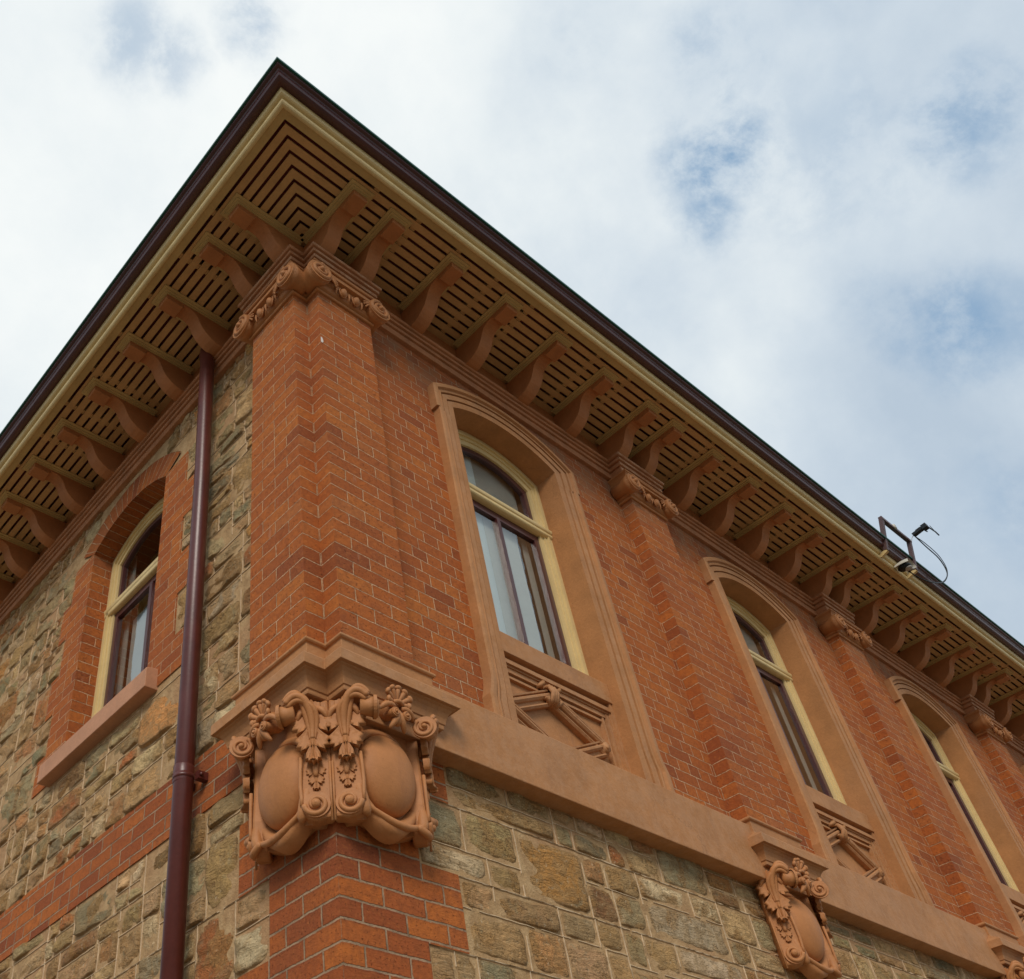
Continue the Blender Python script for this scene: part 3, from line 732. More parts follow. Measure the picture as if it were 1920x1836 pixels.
def console_left(dx=0.0):
    """left scroll console of a cartouche: faces diagonally outward (-1,-1); s along (1,-1)/sqrt2, n along (-1,-1)/sqrt2"""
    r2 = math.sqrt(.5); ES = Vector((r2, -r2, 0)); EN = Vector((-r2, -r2, 0)); EZ = Vector((0, 0, 1))
    def Q(s, n, z): return ES * s + EN * n + EZ * z
    sc_ = MB(); lf = MB(); up_ = MB()
    # body behind
    body = [(0.0, -.66), (0.0, -.925), (.030, -.926), (.060, -.934), (.090, -.929), (.115, -.913), (.133, -.890), (.140, -.860), (.141, -.78), (.124, -.66), (.106, -.54), (.100, -.45), (.095, -.38), (.07, -.335), (0.0, -.325)]
    bd_ = MB(); bd_.extrude_profile(body, lambda a, b: Q(a, -.02, b), lambda a, b: Q(a, .052, b))
    # big leaf band: from the tip up over the top and round to the volute
    ctr = [(.071, .090, -.560), (.070, .090, -.53), (.069, .092, -.50), (.071, .102, -.455), (.080, .118, -.405), (.100, .134, -.370), (.128, .140, -.352), (.158, .136, -.360), (.182, .128, -.388)]
    wid = [.012, .018, .026, .036, .045, .044, .040, .034, .026]
    for off, rr, dn in ((-.62, .015, 0), (0, .019, .006), (.62, .015, 0)):
        pts = []; rad = []
        for (s, n, z), wv in zip(ctr, wid):
            # offset across the band: direction varies from ES to up as it curls
            t = max(0, (z + .46) / .11) if s < .12 else 1
            t = min(1, t)
            d = ES * (1 - t) + (ES * .35 + EZ * .8) * t if s < .14 else (EZ * 1.0 + ES * .5)
            pts.append(Q(s, n + dn, z) + d.normalized() * wv * off); rad.append(rr * (wv / .044) ** .5)
        # smooth
        sm = []; rs = []
        for i in range(len(pts) - 1):
            for q in range(3):
                t = q / 3; sm.append(pts[i].lerp(pts[i+1], t)); rs.append(rad[i] + (rad[i+1] - rad[i]) * t)
        sm.append(pts[-1]); rs.append(rad[-1])
        for _ in range(3): sm = [sm[0]] + [(sm[i-1] + sm[i] * 2 + sm[i+1]) / 4 for i in range(1, len(sm) - 1)] + [sm[-1]]
        lf.tube(sm, rs, 10)
    # upper volute: a roll whose spiral face looks towards the oval
    ax = (Vector((1, -.75, -.05))).normalized(); c0 = Vector((.074, -.206, -.425)); e1 = ax.cross(EZ).normalized(); e2 = e1.cross(ax).normalized()
    R = .053
    up_.tube([c0 - ax * .055, c0 - ax * .02, c0 + ax * .012], [R * .72, R * .78, R * .95], 20)
    up_.spiral(c0 + ax * .012, e1, e2, ax, R * 1.10, .0105, 1.45, 1, 2.2, .006)
    # lobes of the big leaf
    def lobe(s, n, z, ds, dz, r=.015, ln=.07, tips=2):
        for k in range(tips):
            a = (k - (tips - 1) / 2) * .62
            dd = (ES * (ds * math.cos(a) - dz * math.sin(a)) + EZ * (dz * math.cos(a) + ds * math.sin(a)))
            b = Q(s, n, z)
            lf.horn([b, b + dd * ln * .5 + EN * .026, b + dd * ln * (1.0 if k == tips // 2 else .85) + EN * .010], r, r * .55, 10, flat=.85)
    leaf(lf, Q, .071, -.372, 1.0, .082)
    for sgn in (-1, 1): lf.horn([Q(.07 + sgn * .02, .08, -.40), Q(.07 + sgn * .055, .11, -.41), Q(.07 + sgn * .066, .085, -.46)], .017, .007, 8)
    # small leaf hanging below
    leaf(lf, Q, .066, -.655, .46, .056)
    lf.horn([Q(.066, .056, -.65), Q(.066, .070, -.70), Q(.066, .064, -.735)], .012, .008, 8)
    # side ribbon and bottom scroll
    c = (.070, -.865); R = .063
    pts = []
    for z, s in ((-.63, .128), (-.70, .132), (-.77, .134), (-.83, .130)): pts.append(Q(s, .060, z))
    sc_.tube(pts + [Q(c[0] + R * .96, .060, c[1])], .0085, 8)
    sc_.spiral(Q(c[0], .048, c[1]), ES, EZ, EN, R, .0130, 1.30, -1, 0.0, .014)
    sc_.blob(Q(c[0], .072, c[1]), (ES * .021, EZ * .021, EN * .016), 14, 8)
    sc_.tube([Q(.006, .056, -.66), Q(.006, .056, -.80), Q(.006, .056, -.945)], .006, 6)
    # bud over the side (seen edge-on from the other side)
    return sc_, lf, bd_, up_
def cartouche(x0):
    """right-hand cartouche in pier coordinates, shifted by x0"""
    cx = w_ / 2
    sh = MB()
    # shield ground
    outl = []
    n = 40
    back = [(.02, -.33), (w_ - .02, -.33), (w_ - .02, -.80), (w_ - .05, -.90), (w_ * .72, -.935), (w_ / 2, -.925), (w_ * .28, -.905), (.06, -.93), (.02, -.88)]
    sh.extrude_profile(back, lambda a, b: (a, .01, b), lambda a, b: (a, -.070, b))
    # frame round the oval (dished lip) : swept ring opening wider at the bottom
    ring = []; N = 44
    def ringpt(th, rx, rz, y): return Vector((cx + math.cos(th) * rx, y, -.672 + math.sin(th) * rz))
    rows = [(.158, .206, -.072), (.166, .214, -.088), (.178, .228, -.092), (.190, .246, -.084), (.200, .262, -.060), (.20, .265, -.02)]
    vs = []; fs = []
    for j, (rx, rz, y) in enumerate(rows):
        for i in range(N):
            th = 2 * PI * i / N; lower = max(0, -math.sin(th))
            rz2 = rz + (.016 * j) * lower ** 1.5 * .5; y2 = y - .048 * lower ** 1.5 * (j / 4 if j < 5 else .3)
            vs.append(ringpt(th, rx, rz2, y2))
    for j in range(len(rows) - 1):
        for i in range(N): fs.append((j * N + i, j * N + (i + 1) % N, (j + 1) * N + (i + 1) % N, (j + 1) * N + i))
    sh.add(vs, fs, 0, None, True)
    # rolled lip under the oval
    lp = [Vector((.085, -.105, -.865)), Vector((.135, -.112, -.890)), Vector((.19, -.118, -.912)), Vector((.245, -.122, -.925)), Vector((.30, -.122, -.924)), Vector((.345, -.118, -.910)), Vector((.380, -.108, -.888))]
    sm = []
    for i in range(len(lp) - 1):
        for q in range(3): sm.append(lp[i].lerp(lp[i+1], q / 3))
    sm.append(lp[-1])
    for _ in range(2): sm = [sm[0]] + [(sm[i-1] + sm[i] * 2 + sm[i+1]) / 4 for i in range(1, len(sm) - 1)] + [sm[-1]]
    sh.tube(sm, [.011 + .006 * math.sin(PI * i / (len(sm) - 1)) for i in range(len(sm))], 12)
    for sgn in (-1, 1):   # side wings of the lip
        sh.horn([(cx + sgn * .17, -.085, -.74), (cx + sgn * .185, -.115, -.84), (cx + sgn * .150, -.115, -.925)], .022, .020, 10)
    for sgn in (1,):
        sh.horn([(cx + sgn * .125, -.118, -.900), (cx + sgn * .175, -.128, -.928), (cx + sgn * .205, -.110, -.935), (cx + sgn * .222, -.085, -.895)], .016, .012, 10, n=12)
    boss = MB()
    boss.blob((cx, -.082, -.668), ((.158, 0, 0), (0, .090, 0), (0, 0, .203)), 48, 30)
    # palmette and flower curls above the oval
    pm = MB(); pc = Vector((cx + .002, -.190, -.345))
    pm.blob(pc + Vector((0, .05, .0)), ((.05, 0, 0), (0, .06, 0), (0, 0, .05)))
    for k in range(7):
        a = PI * (.02 + .96 * k / 6); d = Vector((math.cos(a), -.30, math.sin(a) * 1.0)); L = .078 if 0 < k < 6 else .06
        tip = pc + d * L
        pm.horn([pc + d * .012, pc + d * L * .6 + Vector((0, -.006, 0)), tip], .0075, .0135, 8, bulge=.1)
        s2 = Vector((-math.sin(a), 0, math.cos(a)))
        pm.blob(tip + Vector((0, -.004, 0)), (s2 * .019, Vector((0, .014, 0)), d.normalized() * .013), 10, 7)
    pm.horn([pc + Vector((-.03, -.018, -.004)), pc + Vector((0, -.034, .016)), pc + Vector((.03, -.018, -.004))], .011, .011, 8, bulge=0)
    for sgn in (-1, 1):
        c = pc + Vector((sgn * .034, -.016, -.062))
        pm.tube([c + Vector((0, .05, .01)), c + Vector((0, .0, 0)), c + Vector((0, -.014, -.002))], [.018, .022, .020], 12)
        pm.spiral(c + Vector((0, -.014, -.002)), (1, 0, 0), (0, 0, 1), (0, -1, 0), .024, .0058, 1.3, sgn, PI / 2, .003)
        pm.horn([pc + Vector((sgn * .02, -.012, -.02)), pc + Vector((sgn * .075, -.024, -.01)), pc + Vector((sgn * .098, .0, -.055))], .012, .010, 8)
        pm.horn([pc + Vector((sgn * .005, -.015, -.06)), pc + Vector((sgn * .02, -.02, -.10)), pc + Vector((sgn * .045, .01, -.135))], .015, .008, 8)
    pm.blob(pc + Vector((0, .0, -.07)), ((.028, 0, 0), (0, .03, 0), (0, 0, .045)), 10, 8)
    sL, lL, bL, uL = console_left()
    sR, lR, bR, uR = sL.mirx(cx), lL.mirx(cx), bL.mirx(cx), uL.mirx(cx)
    # right scroll eye standing out sideways and small buds below the right volute
    sR.tube([(w_ - .062, -.085, -.842), (w_ - .010, -.100, -.842), (w_ + .014, -.104, -.842)], [.030, .026, .021], 14)
    sR.blob((w_ + .012, -.104, -.842), ((.016, 0, 0), (0, .021, 0), (0, 0, .021)), 12, 8)
    for o in (sh, boss, pm, sL, lL, sR, lR, bL, bR, uL, uR):
        o.v = [(x + x0, y, z if z > -.33 else -.33 + (z + .33) * .95) for x, y, z in o.v]
    return sh, boss, pm, sL, lL, sR, lR, bL, bR, uL, uR

def pier_parts(i):
    x = PX[i]; corner = (i == 0)
    pl = MB(); z0, z1 = -.02, 3.17
    if corner:
        pl.extrude_profile([(-p_, 0), (0, 0), (0, -p_), (w_, -p_), (w_, .0), (.004, .004), (0, w_), (-p_, w_)], lambda a, b: (a, b, z0), lambda a, b: (a, b, z1))
    else:
        pl.extrude_profile([(x, .01), (x, -p_), (x + w_, -p_), (x + w_, .01)], lambda a, b: (a, b, z0), lambda a, b: (a, b, z1))
    po = part(pl, 'pilaster', 'brick', uvo=(x, 0), uvmode='wrap')
    po['label'] = 'double brick pilaster wrapping the building corner' if corner else 'flat brick pilaster between two tall windows'
    if corner:
        ch = MB(); ch.add([(-.001, -p_ - .0015, 2.322), (.012, -p_ - .0015, 2.318), (.020, -p_ - .0015, 2.335), (.018, -p_ - .0015, 2.352), (.012, -p_ - .0015, 2.372), (.0, -p_ - .0015, 2.376)], [(0, 1, 2, 3, 4, 5)])
        q = ch.build('lime_chip', 'lime', None, fixn=False); q.parent = po
    nk, (vol, egg) = capital(x, corner)
    def child(mb, name, mat, par, **k):
        o = mb.build(name, mat, None, **k); o.parent = par; return o
    cap = child(nk, 'capital', 'terracotta', po, bevel=.0015)
    if corner: v2, e2 = vol.mirror(), egg.mirror(); child(v2, 'volute', 'terracotta', po); child(e2, 'egg_and_dart', 'terracotta', po)
    child(vol, 'volute', 'terracotta', po); child(egg, 'egg_and_dart', 'terracotta', po)
    bk = MB(); bk.sweep(block_path(x), BPROF)
    if corner:
        bk.box(0, w_ + .09, -p_ + .0, .02, -.3295, .0005); bk.box(-p_, .02, 0, w_ + .09, -.3295, .0005)
    else: bk.box(x, x + w_ + .09, -p_, .0, -.3295, .0005)
    child(bk, 'corbel_block', 'render', po, bevel=.002)
    sh, boss, pm, scr, lf, scr2, lf2, bL, bR, uL, uR = cartouche(x)
    co = part(sh, 'carved_cartouche', 'terracotta')
    co['label'] = 'carved cartouche with oval boss on the right face of the corner' if corner else 'carved cartouche with oval boss below a pilaster'
    for mb, nm in ((boss, 'oval_boss'), (pm, 'palmette'), (scr, 'scroll'), (lf, 'acanthus_leaf'), (scr2, 'scroll'), (lf2, 'acanthus_leaf')): child(mb, nm, 'terracotta', co)
    for mb in (bL, bR): child(mb, 'console', 'terracotta', co, bevel=.012)
    for mb in (uL, uR): child(mb, 'volute', 'terracotta', co)
    if corner:
        co2 = part(sh.mirror(), 'carved_cartouche', 'terracotta'); co2['label'] = 'carved cartouche with oval boss on the left face of the corner'
        for mb, nm in ((boss, 'oval_boss'), (pm, 'palmette'), (scr, 'scroll'), (lf, 'acanthus_leaf'), (scr2, 'scroll'), (lf2, 'acanthus_leaf')): child(mb.mirror(), nm, 'terracotta', co2)
        for mb in (bL, bR): child(mb.mirror(), 'console', 'terracotta', co2, bevel=.012)
        for mb in (uL, uR): child(mb.mirror(), 'volute', 'terracotta', co2)
    return po, co
pier_parts(0)
po1, co1 = pier_parts(1)
for i in (2, 3, 4):
    copy_tree(po1, B, (PX[i] - PX[1], 0, 0)); copy_tree(co1, B, (PX[i] - PX[1], 0, 0))

# ------------------------------------------------------------------ tall windows of the right facade
def window_parts():
    c = WC[0]; xi0, xi1 = c - HW, c + HW; xo0, xo1 = c - .735, c + .765
    zb = ZB1 - .03
    su = MB()
    PR = [(0, -.040), (.26, -.042), (.265, -.026), (.315, -.026), (.32, -.048), (.54, -.049), (.55, -.034), (.60, -.034), (.605, -.055), (.66, -.058), (.72, -.050), (.76, -.050), (.80, -.068), (.92, -.068), (1.0, -.062), (1.0, .004)]
    def xo(side, z):
        b = xo0 if side < 0 else xo1
        if z > 2.545: k = .020
        elif z > .25: k = 0
        elif z > .12: k = .034 * (1 - ((z - .12) / .13)) ** 1.5
        else: k = .034
        return b + side * k
    st = []
    zl = [zb, .0, .06, .12, .145, .17, .2, .225, .25, .5, 1.0, 1.6, 2.2, 2.544, 2.546, 2.62]
    for z in zl: st.append(((xi0, z), (xo(-1, z), z)))
    n = 30
    for i in range(n + 1):
        t = i / n; a = arc(c, HW, ZS, RISE, t); b = arc((xo0 - .02 + xo1 + .02) / 2, (xo1 - xo0) / 2 + .02, 2.80, .235, t); st.append((a, b))
    for z in zl[::-1]: st.append(((xi1, z), (xo(1, z), z)))
    vs = []; k = len(PR)
    for (a, b) in st:
        for f, y in PR: vs.append((a[0] + (b[0] - a[0]) * f, y, a[1] + (b[1] - a[1]) * f))
    fs = [(i * k + j, i * k + j + 1, (i + 1) * k + j + 1, (i + 1) * k + j) for i in range(len(st) - 1) for j in range(k - 1)]
    su.add(vs, fs)
    # reveal
    rv = [a for a, b in st]; vs = [(x, -.040, z) for x, z in rv] + [(x, .205, z) for x, z in rv]; L = len(rv)
    su.add(vs, [(i, L + i, L + i + 1, i + 1) for i in range(L - 1)])
    wo_ = part(su, 'window_surround', 'render', fixn=True); wo_['label'] = 'moulded arched surround of a tall window'
    W = MB()
    # cream frame: jambs and arched head, stepped
    def strip(mb, w0, w1, y0, y1, zbot, mi=0):
        """frame strip following the opening between insets w0 and w1, faces y0 (front) y1 (back)"""
        def stat(w):
            pts = [(xi0 + w, zbot)]
            for i in range(25):
                t = i / 24; pts.append(arc(c, HW - w, ZS - .0 , (RISE) * (1 - w * .25), t)[0:2] if False else (lambda q: (q[0], q[1] - w * (.92)))(arc(c, HW - w, ZS + .0, RISE * (1 - w), t)))
            pts.append((xi1 - w, zbot)); return pts
        A, Bq = stat(w0), stat(w1); n = len(A)
        vs = [(x, y0, z) for x, z in A] + [(x, y0, z) for x, z in Bq] + [(x, y1, z) for x, z in Bq] + [(x, y1, z) for x, z in A]
        fs = []
        for i in range(n - 1):
            fs += [(i, i + 1, n + i + 1, n + i), (n + i, n + i + 1, 2 * n + i + 1, 2 * n + i)]
        mb.add(vs, fs, mi)
    fr = MB()
    strip(fr, -.004, .030, .150, .170, .70); strip(fr, .030, .048, .142, .170, .70); strip(fr, .048, .075, .158, .178, .70); strip(fr, .075, .118, .168, .205, .70)
    fo = fr.build('window_frame', 'cream', None, fixn=True); fo.parent = wo_
    tr = MB(); tr.extrude_profile([(.150, 2.104), (.142, 2.108), (.136, 2.116), (.136, 2.136), (.142, 2.142), (.132, 2.150), (.128, 2.160), (.128, 2.178), (.14, 2.188), (.215, 2.196), (.215, 2.100), (.170, 2.100)],
        lambda a, b: (xi0 + .002, a, b), lambda a, b: (xi1 - .002, a, b))
    o = tr.build('transom', 'cream', None); o.parent = wo_
    sh = MB(); a0, a1 = xi0 + .116, xi1 - .116
    # maroon sashes
    sh.box(a0, a0 + .055, .185, .225, .70, 2.105); sh.box(a1 - .055, a1, .185, .225, .70, 2.105); sh.box(a0, a1, .186, .224, 2.035, 2.105); sh.box(a0, a1, .186, .224, .72, .84)
    sh.box(c - .026, c + .010, .180, .226, .80, 2.05)
    strip(sh, .112, .160, .186, .222, 2.16); sh.box(a0, a1, .187, .222, 2.165, 2.215)
    o = sh.build('sash', 'maroon', None, bevel=.002); o.parent = wo_
    gp = MB(); gp.quad((a0 + .02, .206, .80), (a1 - .02, .206, .80), (a1 - .02, .206, 2.06), (a0 + .02, .206, 2.06))
    o = gp.build('glass_pane', 'glass', None); o.parent = wo_
    gp = MB(); n = 20; top = [arc(c, HW - .13, ZS - .118, RISE * .88, i / n) for i in range(n + 1)]
    gp.add([(a0 + .02, .206, 2.19)] + [(x, .206, z) for x, z in top] + [(a1 - .02, .206, 2.19)], [tuple(range(n + 3))])
    o = gp.build('glass_pane', 'glass', None, fixn=False); o.parent = wo_
    sl_ = MB(); sl_.extrude_profile([(.034, .590), (.034, .735), (.044, .746), (.215, .79), (.215, .590)], lambda a, b: (xi0 + .001, a, b), lambda a, b: (xi1 - .001, a, b))
    o = sl_.build('sill', 'render', None, bevel=.004); o.parent = wo_
    # apron under the sill: dished panel with lozenge ribbon and knot
    ap = MB(); ap.quad((xi0, .105, zb), (xi1, .105, zb), (xi1, .105, .62), (xi0, .105, .62))
    for k, (w0, w1, y) in enumerate(((0, .028, .045), (.028, .040, .058), (.040, .072, .066), (.072, .088, .084), (.088, .104, .074))):
        for a, b in ((xi0 + w0, xi0 + w1), (xi1 - w1, xi1 - w0)): ap.box(a, b, y, .108, zb, .590 - w0)
        ap.box(xi0 + w0, xi1 - w0, y + .0015 * (k + 1), .108, .590 - w1 - .04, .590 - w0 - .04)
    ap.box(xi0, xi1, .075, .108, .54, .592)
    o = ap.build('apron_panel', 'render', None, fixn=True); o.parent = wo_
    lz = MB()
    kx, kz = c - .060, .425; hx, hz = .430, .205
    corners = [(kx, kz), (kx + hx, kz - hz), (kx, kz - 2 * hz), (kx - hx, kz - hz)]
    for i in range(4):
        a, b = Vector((corners[i][0], 0, corners[i][1])), Vector((corners[(i+1) % 4][0], 0, corners[(i+1) % 4][1])); d = (b - a).normalized(); nrm = Vector((-d.z, 0, d.x))
        if nrm.z < 0: nrm = -nrm
        prof = [(-.050, .106), (-.050, .070), (-.038, .058), (-.030, .060), (-.026, .074), (-.006, .074), (-.002, .060), (.010, .048), (.022, .048), (.028, .056), (.030, .070), (.036, .070), (.040, .056), (.050, .054), (.050, .106)]
        lz.extrude_profile(prof, lambda q, y, a=a, nrm=nrm, d=d: tuple(a + nrm * q - d * .012 + Vector((0, y, 0))), lambda q, y, b=b, nrm=nrm, d=d: tuple(b + nrm * q + d * .012 + Vector((0, y, 0))))
    for q in (1, 3):
        lz.tube([(corners[q][0], .11, corners[q][1]), (corners[q][0], .045, corners[q][1])], [.040, .034], 16); lz.blob((corners[q][0], .044, corners[q][1]), ((.016, 0, 0), (0, .008, 0), (0, 0, .016)), 10, 6)
    # knot with curled ends
    for k, off in enumerate((-.022, 0, .022)): lz.tube([(kx + off, .10, kz + .07), (kx + off, .040, kz + .055), (kx + off * .8, .022, kz + .01), (kx + off * .9, .035, kz - .035), (kx + off, .09, kz - .055)], .0155, 8)
    for sgn in (-1, 1):
        lz.tube([(kx + sgn * .05, .09, kz + .05), (kx + sgn * .075, .045, kz + .062), (kx + sgn * .09, .085, kz + .05)], [.012, .021, .012], 10)
        lz.tube([(kx + sgn * .05, .09, kz - .02), (kx + sgn * .056, .040, kz - .036), (kx + sgn * .03, .07, kz - .06)], [.016, .018, .012], 10)
        lz.tube([(kx + sgn * .10, .084, kz + .068), (kx + sgn * .42, .084, kz + .068)], .014, 8)
    o = lz.build('ribbon_knot', 'render', None); o.parent = wo_
    # cloth behind the glass
    cu = MB(); n = 46; vs = []
    for i in range(n + 1):
        t = i / n; x = xi0 + .02 + t * .76; y = .262 + .010 * math.sin(t * 9) + .004 * math.sin(t * 31 + 1)
        vs += [(x, y, .45), (x, y, 2.72)]
    cu.add(vs, [(2 * i, 2 * i + 2, 2 * i + 3, 2 * i + 1) for i in range(n)], 0, None, True)
    o = cu.build('curtain', 'curtain', None, fixn=False); o.parent = wo_
    cu = MB(); cu.box(xi0 + .06, xi1 - .20, .255, .258, 2.22, 2.70)
    o = cu.build('blind', 'blind', None); o.parent = wo_
    cu = MB(); cu.box(xi0 + .45, xi0 + .80, .248, .251, .45, 2.09)
    o = cu.build('blind', 'blind2', None); o.parent = wo_
    cu = MB(); cu.box(xi1 - .235, xi1 - .170, .262, .268, .45, 2.72)
    o = cu.build('curtain', 'blind', None); o.parent = wo_
    return wo_
w0 = window_parts()
for i in (1, 2, 3): copy_tree(w0, B, (S * i, 0, 0))
for o in list(bpy.data.objects):                     # the further rooms have no drapes, only a blind edge
    if o.parent and o.parent.name.startswith('window_surround.') and o.data.materials[0].name in ('curtain_cloth', 'blind_grey'):
        bpy.data.objects.remove(o)

# ------------------------------------------------------------------ left window
def left_window():
    sill = MB(); sill.extrude_profile([(-.082, .672), (-.082, .810), (-.07, .818), (.20, .862), (.20, .672)], lambda a, b: (a, 1.615, b), lambda a, b: (a, 3.015, b))
    wf = MB(); x0 = .150
    def strip(mb, w0, w1, xa, xb, zbot):
        def stat(w):
            pts = [(WY0 + w, zbot)]
            for i in range(25):
                q = arc(WYC, WHW - w, LZS, LRISE * (1 - w), i / 24); pts.append((q[0], q[1] - w * .92))
            pts.append((WY1 - w, zbot)); return pts
        A, Bq = stat(w0), stat(w1); n = len(A)
        vs = [(xa, y, z) for y, z in A] + [(xa, y, z) for y, z in Bq] + [(xb, y, z) for y, z in Bq] + [(xb, y, z) for y, z in A]
        fs = []
        for i in range(n - 1): fs += [(i, i + 1, n + i + 1, n + i), (n + i, n + i + 1, 2 * n + i + 1, 2 * n + i)]
        mb.add(vs, fs)
    strip(wf, -.004, .034, .168, .19, .84); strip(wf, .034, .050, .160, .19, .84); strip(wf, .050, .076, .176, .20, .84); strip(wf, .076, .105, .186, .22, .84)
    root = part(wf, 'window_frame', 'cream', fixn=True); root['label'] = 'cream arched frame of the narrow left facade window'
    def ch(mb, nm, mt, **k):
        o = mb.build(nm, mt, None, **k); o.parent = root; return o
    ch(sill, 'sill', 'sill', bevel=.005)
    tr = MB(); tr.extrude_profile([(.165, 2.092), (.160, 2.10), (.160, 2.125), (.154, 2.135), (.152, 2.160), (.165, 2.172), (.23, 2.180), (.23, 2.088), (.18, 2.088)], lambda a, b: (a, WY0 + .001, b), lambda a, b: (a, WY1 - .001, b))
    ch(tr, 'transom', 'cream')
    sh = MB(); a0, a1 = WY0 + .10, WY1 - .10
    sh.box(.200, .24, a0, a0 + .05, .84, 2.09); sh.box(.200, .24, a1 - .05, a1, .84, 2.09); sh.box(.201, .239, a0, a1, 2.03, 2.09); sh.box(.201, .239, a0, a1, .84, .93)
    sh.box(.194, .241, WYC - .125, WYC - .085, .9, 2.04); strip(sh, .10, .140, .202, .238, 2.18)
    ch(sh, 'sash', 'maroon', bevel=.002)
    gp = MB(); gp.quad((.222, a0 + .02, .9), (.222, a1 - .02, .9), (.222, a1 - .02, 2.05), (.222, a0 + .02, 2.05)); ch(gp, 'glass_pane', 'glass')
    gp = MB(); n = 20; top = [arc(WYC, WHW - .11, LZS - .10, LRISE * .88, i / n) for i in range(n + 1)]
    gp.add([(.222, a0 + .02, 2.19)] + [(.222, y, z) for y, z in top] + [(.222, a1 - .02, 2.19)], [tuple(range(n + 3))]); ch(gp, 'glass_pane', 'glass', fixn=False)
    cu = MB(); cu.box(.30, .305, WY0 + .05, WY1 - .22, .8, 2.0); ch(cu, 'curtain', 'blind')
    cu = MB(); cu.box(.29, .30, WY1 - .17, WY1 - .08, .8, 2.7); ch(cu, 'curtain', 'blind')
left_window()

# ------------------------------------------------------------------ eaves
EP = [(0, YL), (0, 0), (XR, 0)]
slt = MB()
pitch = .0742
slots = [.067 + pitch * i for i in range(9)]
edges = [.004] + slots
for i, s0 in enumerate(edges):
    a0 = s0 + (.0112 if i else 0); a1 = (edges[i+1] if i + 1 < len(edges) else .700) - .0112
    if i + 1 >= len(edges): a1 = .700
    if i == len(edges) - 1: continue
    slt.sweep(EP, [(a0, 3.616), (a1, 3.616), (a1, 3.628), (a0, 3.628)])
part(slt, 'soffit_slats', 'slat')
for k in range(36):
    x = .12 + .40 * k
    if x < XR - .1: bt = MB(); bt.box(x, x + .045, -.70, -.0, 3.629, 3.70); part(bt, 'rafter', 'slat')
for k in range(20):
    y = .16 + .43 * k
    if y < YL - .1: bt = MB(); bt.box(-.70, 0, y, y + .045, 3.629, 3.70); part(bt, 'rafter', 'slat')
vd = MB(); vd.quad((-.79, -.79, 3.74), (XR, -.79, 3.74), (XR, 0, 3.74), (-.79, 0, 3.74)); vd.quad((-.79, 0, 3.741), (0, 0, 3.741), (0, YL, 3.741), (-.79, YL, 3.741))
vd.quad((0, 0.001, 3.60), (XR, .001, 3.60), (XR, .001, 3.76), (0, .001, 3.76)); vd.quad((.001, 0, 3.60), (.001, YL, 3.60), (.001, YL, 3.76), (.001, 0, 3.76))
part(vd, 'roof_lining', 'void', fixn=False)
fa = MB()
fa.sweep(EP, [(.7315, 3.606), (.7315, 3.594), (.736, 3.591), (.744, 3.590), (.755, 3.594), (.763, 3.603), (.767, 3.615), (.766, 3.627), (.760, 3.634), (.750, 3.636), (.752, 3.645), (.777, 3.650), (.788, 3.658), (.794, 3.672), (.797, 3.725), (.775, 3.725), (.74, 3.640)])
part(fa, 'fascia_board', 'cream')
fa = MB(); fa.sweep(EP, [(.674, 3.608), (.730, 3.606), (.730, 3.640), (.674, 3.640)]); part(fa, 'soffit_board', 'board')
gu = MB()
gp_ = [(.790, 3.712), (.798, 3.702), (.826, 3.697), (.840, 3.699), (.852, 3.708), (.860, 3.722), (.862, 3.738), (.862, 3.746), (.868, 3.754), (.880, 3.758), (.888, 3.764), (.891, 3.770), (.893, 3.776), (.889, 3.779), (.882, 3.778), (.874, 3.772), (.795, 3.770)]
gu.sweep(EP, gp_)
part(gu, 'gutter', 'maroon')
rf = MB(); sl2 = .42
def hip(o, zo): return (-o, -o, zo)
eo = .908; ze = 3.796; rr = 4.3; zr = ze + (rr + eo) * sl2
rf.add([(-eo, -eo, ze), (XR + .3, -eo, ze), (XR + .3 - 0, rr, zr), (rr, rr, zr), (-eo, YL + .3, ze), (rr, YL + .3, zr),
        (-eo, -eo, ze - .022), (XR + .3, -eo, ze - .022), (-eo, YL + .3, ze - .022)],
       [(0, 1, 2, 3), (0, 3, 5, 4), (6, 7, 1, 0), (8, 6, 0, 4)])
rf.quad((-eo, -eo, ze - .022), (XR + .3, -eo, ze - .022), (XR + .3, -.80, ze - .012), (-.80, -.80, ze - .012)); rf.quad((-eo, -eo, ze - .022), (-eo, YL + .3, ze - .022), (-.80, YL + .3, ze - .012), (-.80, -.80, ze - .012))
rf.quad((XR + .3, rr, zr), (rr, rr, zr), (rr, YL + .3, zr), (XR + .3, YL + .3, zr))
part(rf, 'roof', 'roof', fixn=False)
# brackets
BR = [(.578, 3.606), (.578, 3.548), (.572, 3.541), (.438, 3.535), (.431, 3.541), (.429, 3.566), (.400, 3.572), (.372, 3.570), (.345, 3.560), (.322, 3.543), (.304, 3.520), (.290, 3.490), (.277, 3.462), (.260, 3.434), (.238, 3.408), (.210, 3.384), (.178, 3.362), (.140, 3.345), (.10, 3.335), (.0, 3.330), (.0, 3.606)]
def bracket_mesh():
    bd = MB(); bd.box(0, .205, -.627, -.030, 3.6045, 3.6155); 
    bd.box(.022, .183, -.607, -.034, 3.597, 3.6045); bd.box(.040, .170, -.592, -.034, 3.590, 3.597)
    bk = MB(); bk.extrude_profile(BR, lambda a, z: (.052, -a, z if z < 3.6 else 3.592), lambda a, z: (.172, -a, z if z < 3.6 else 3.592))
    bk.box(.044, .180, -.588, -.520 + .0, 3.572, 3.591) if False else None
    return bk, bd
bk, bd = bracket_mesh()
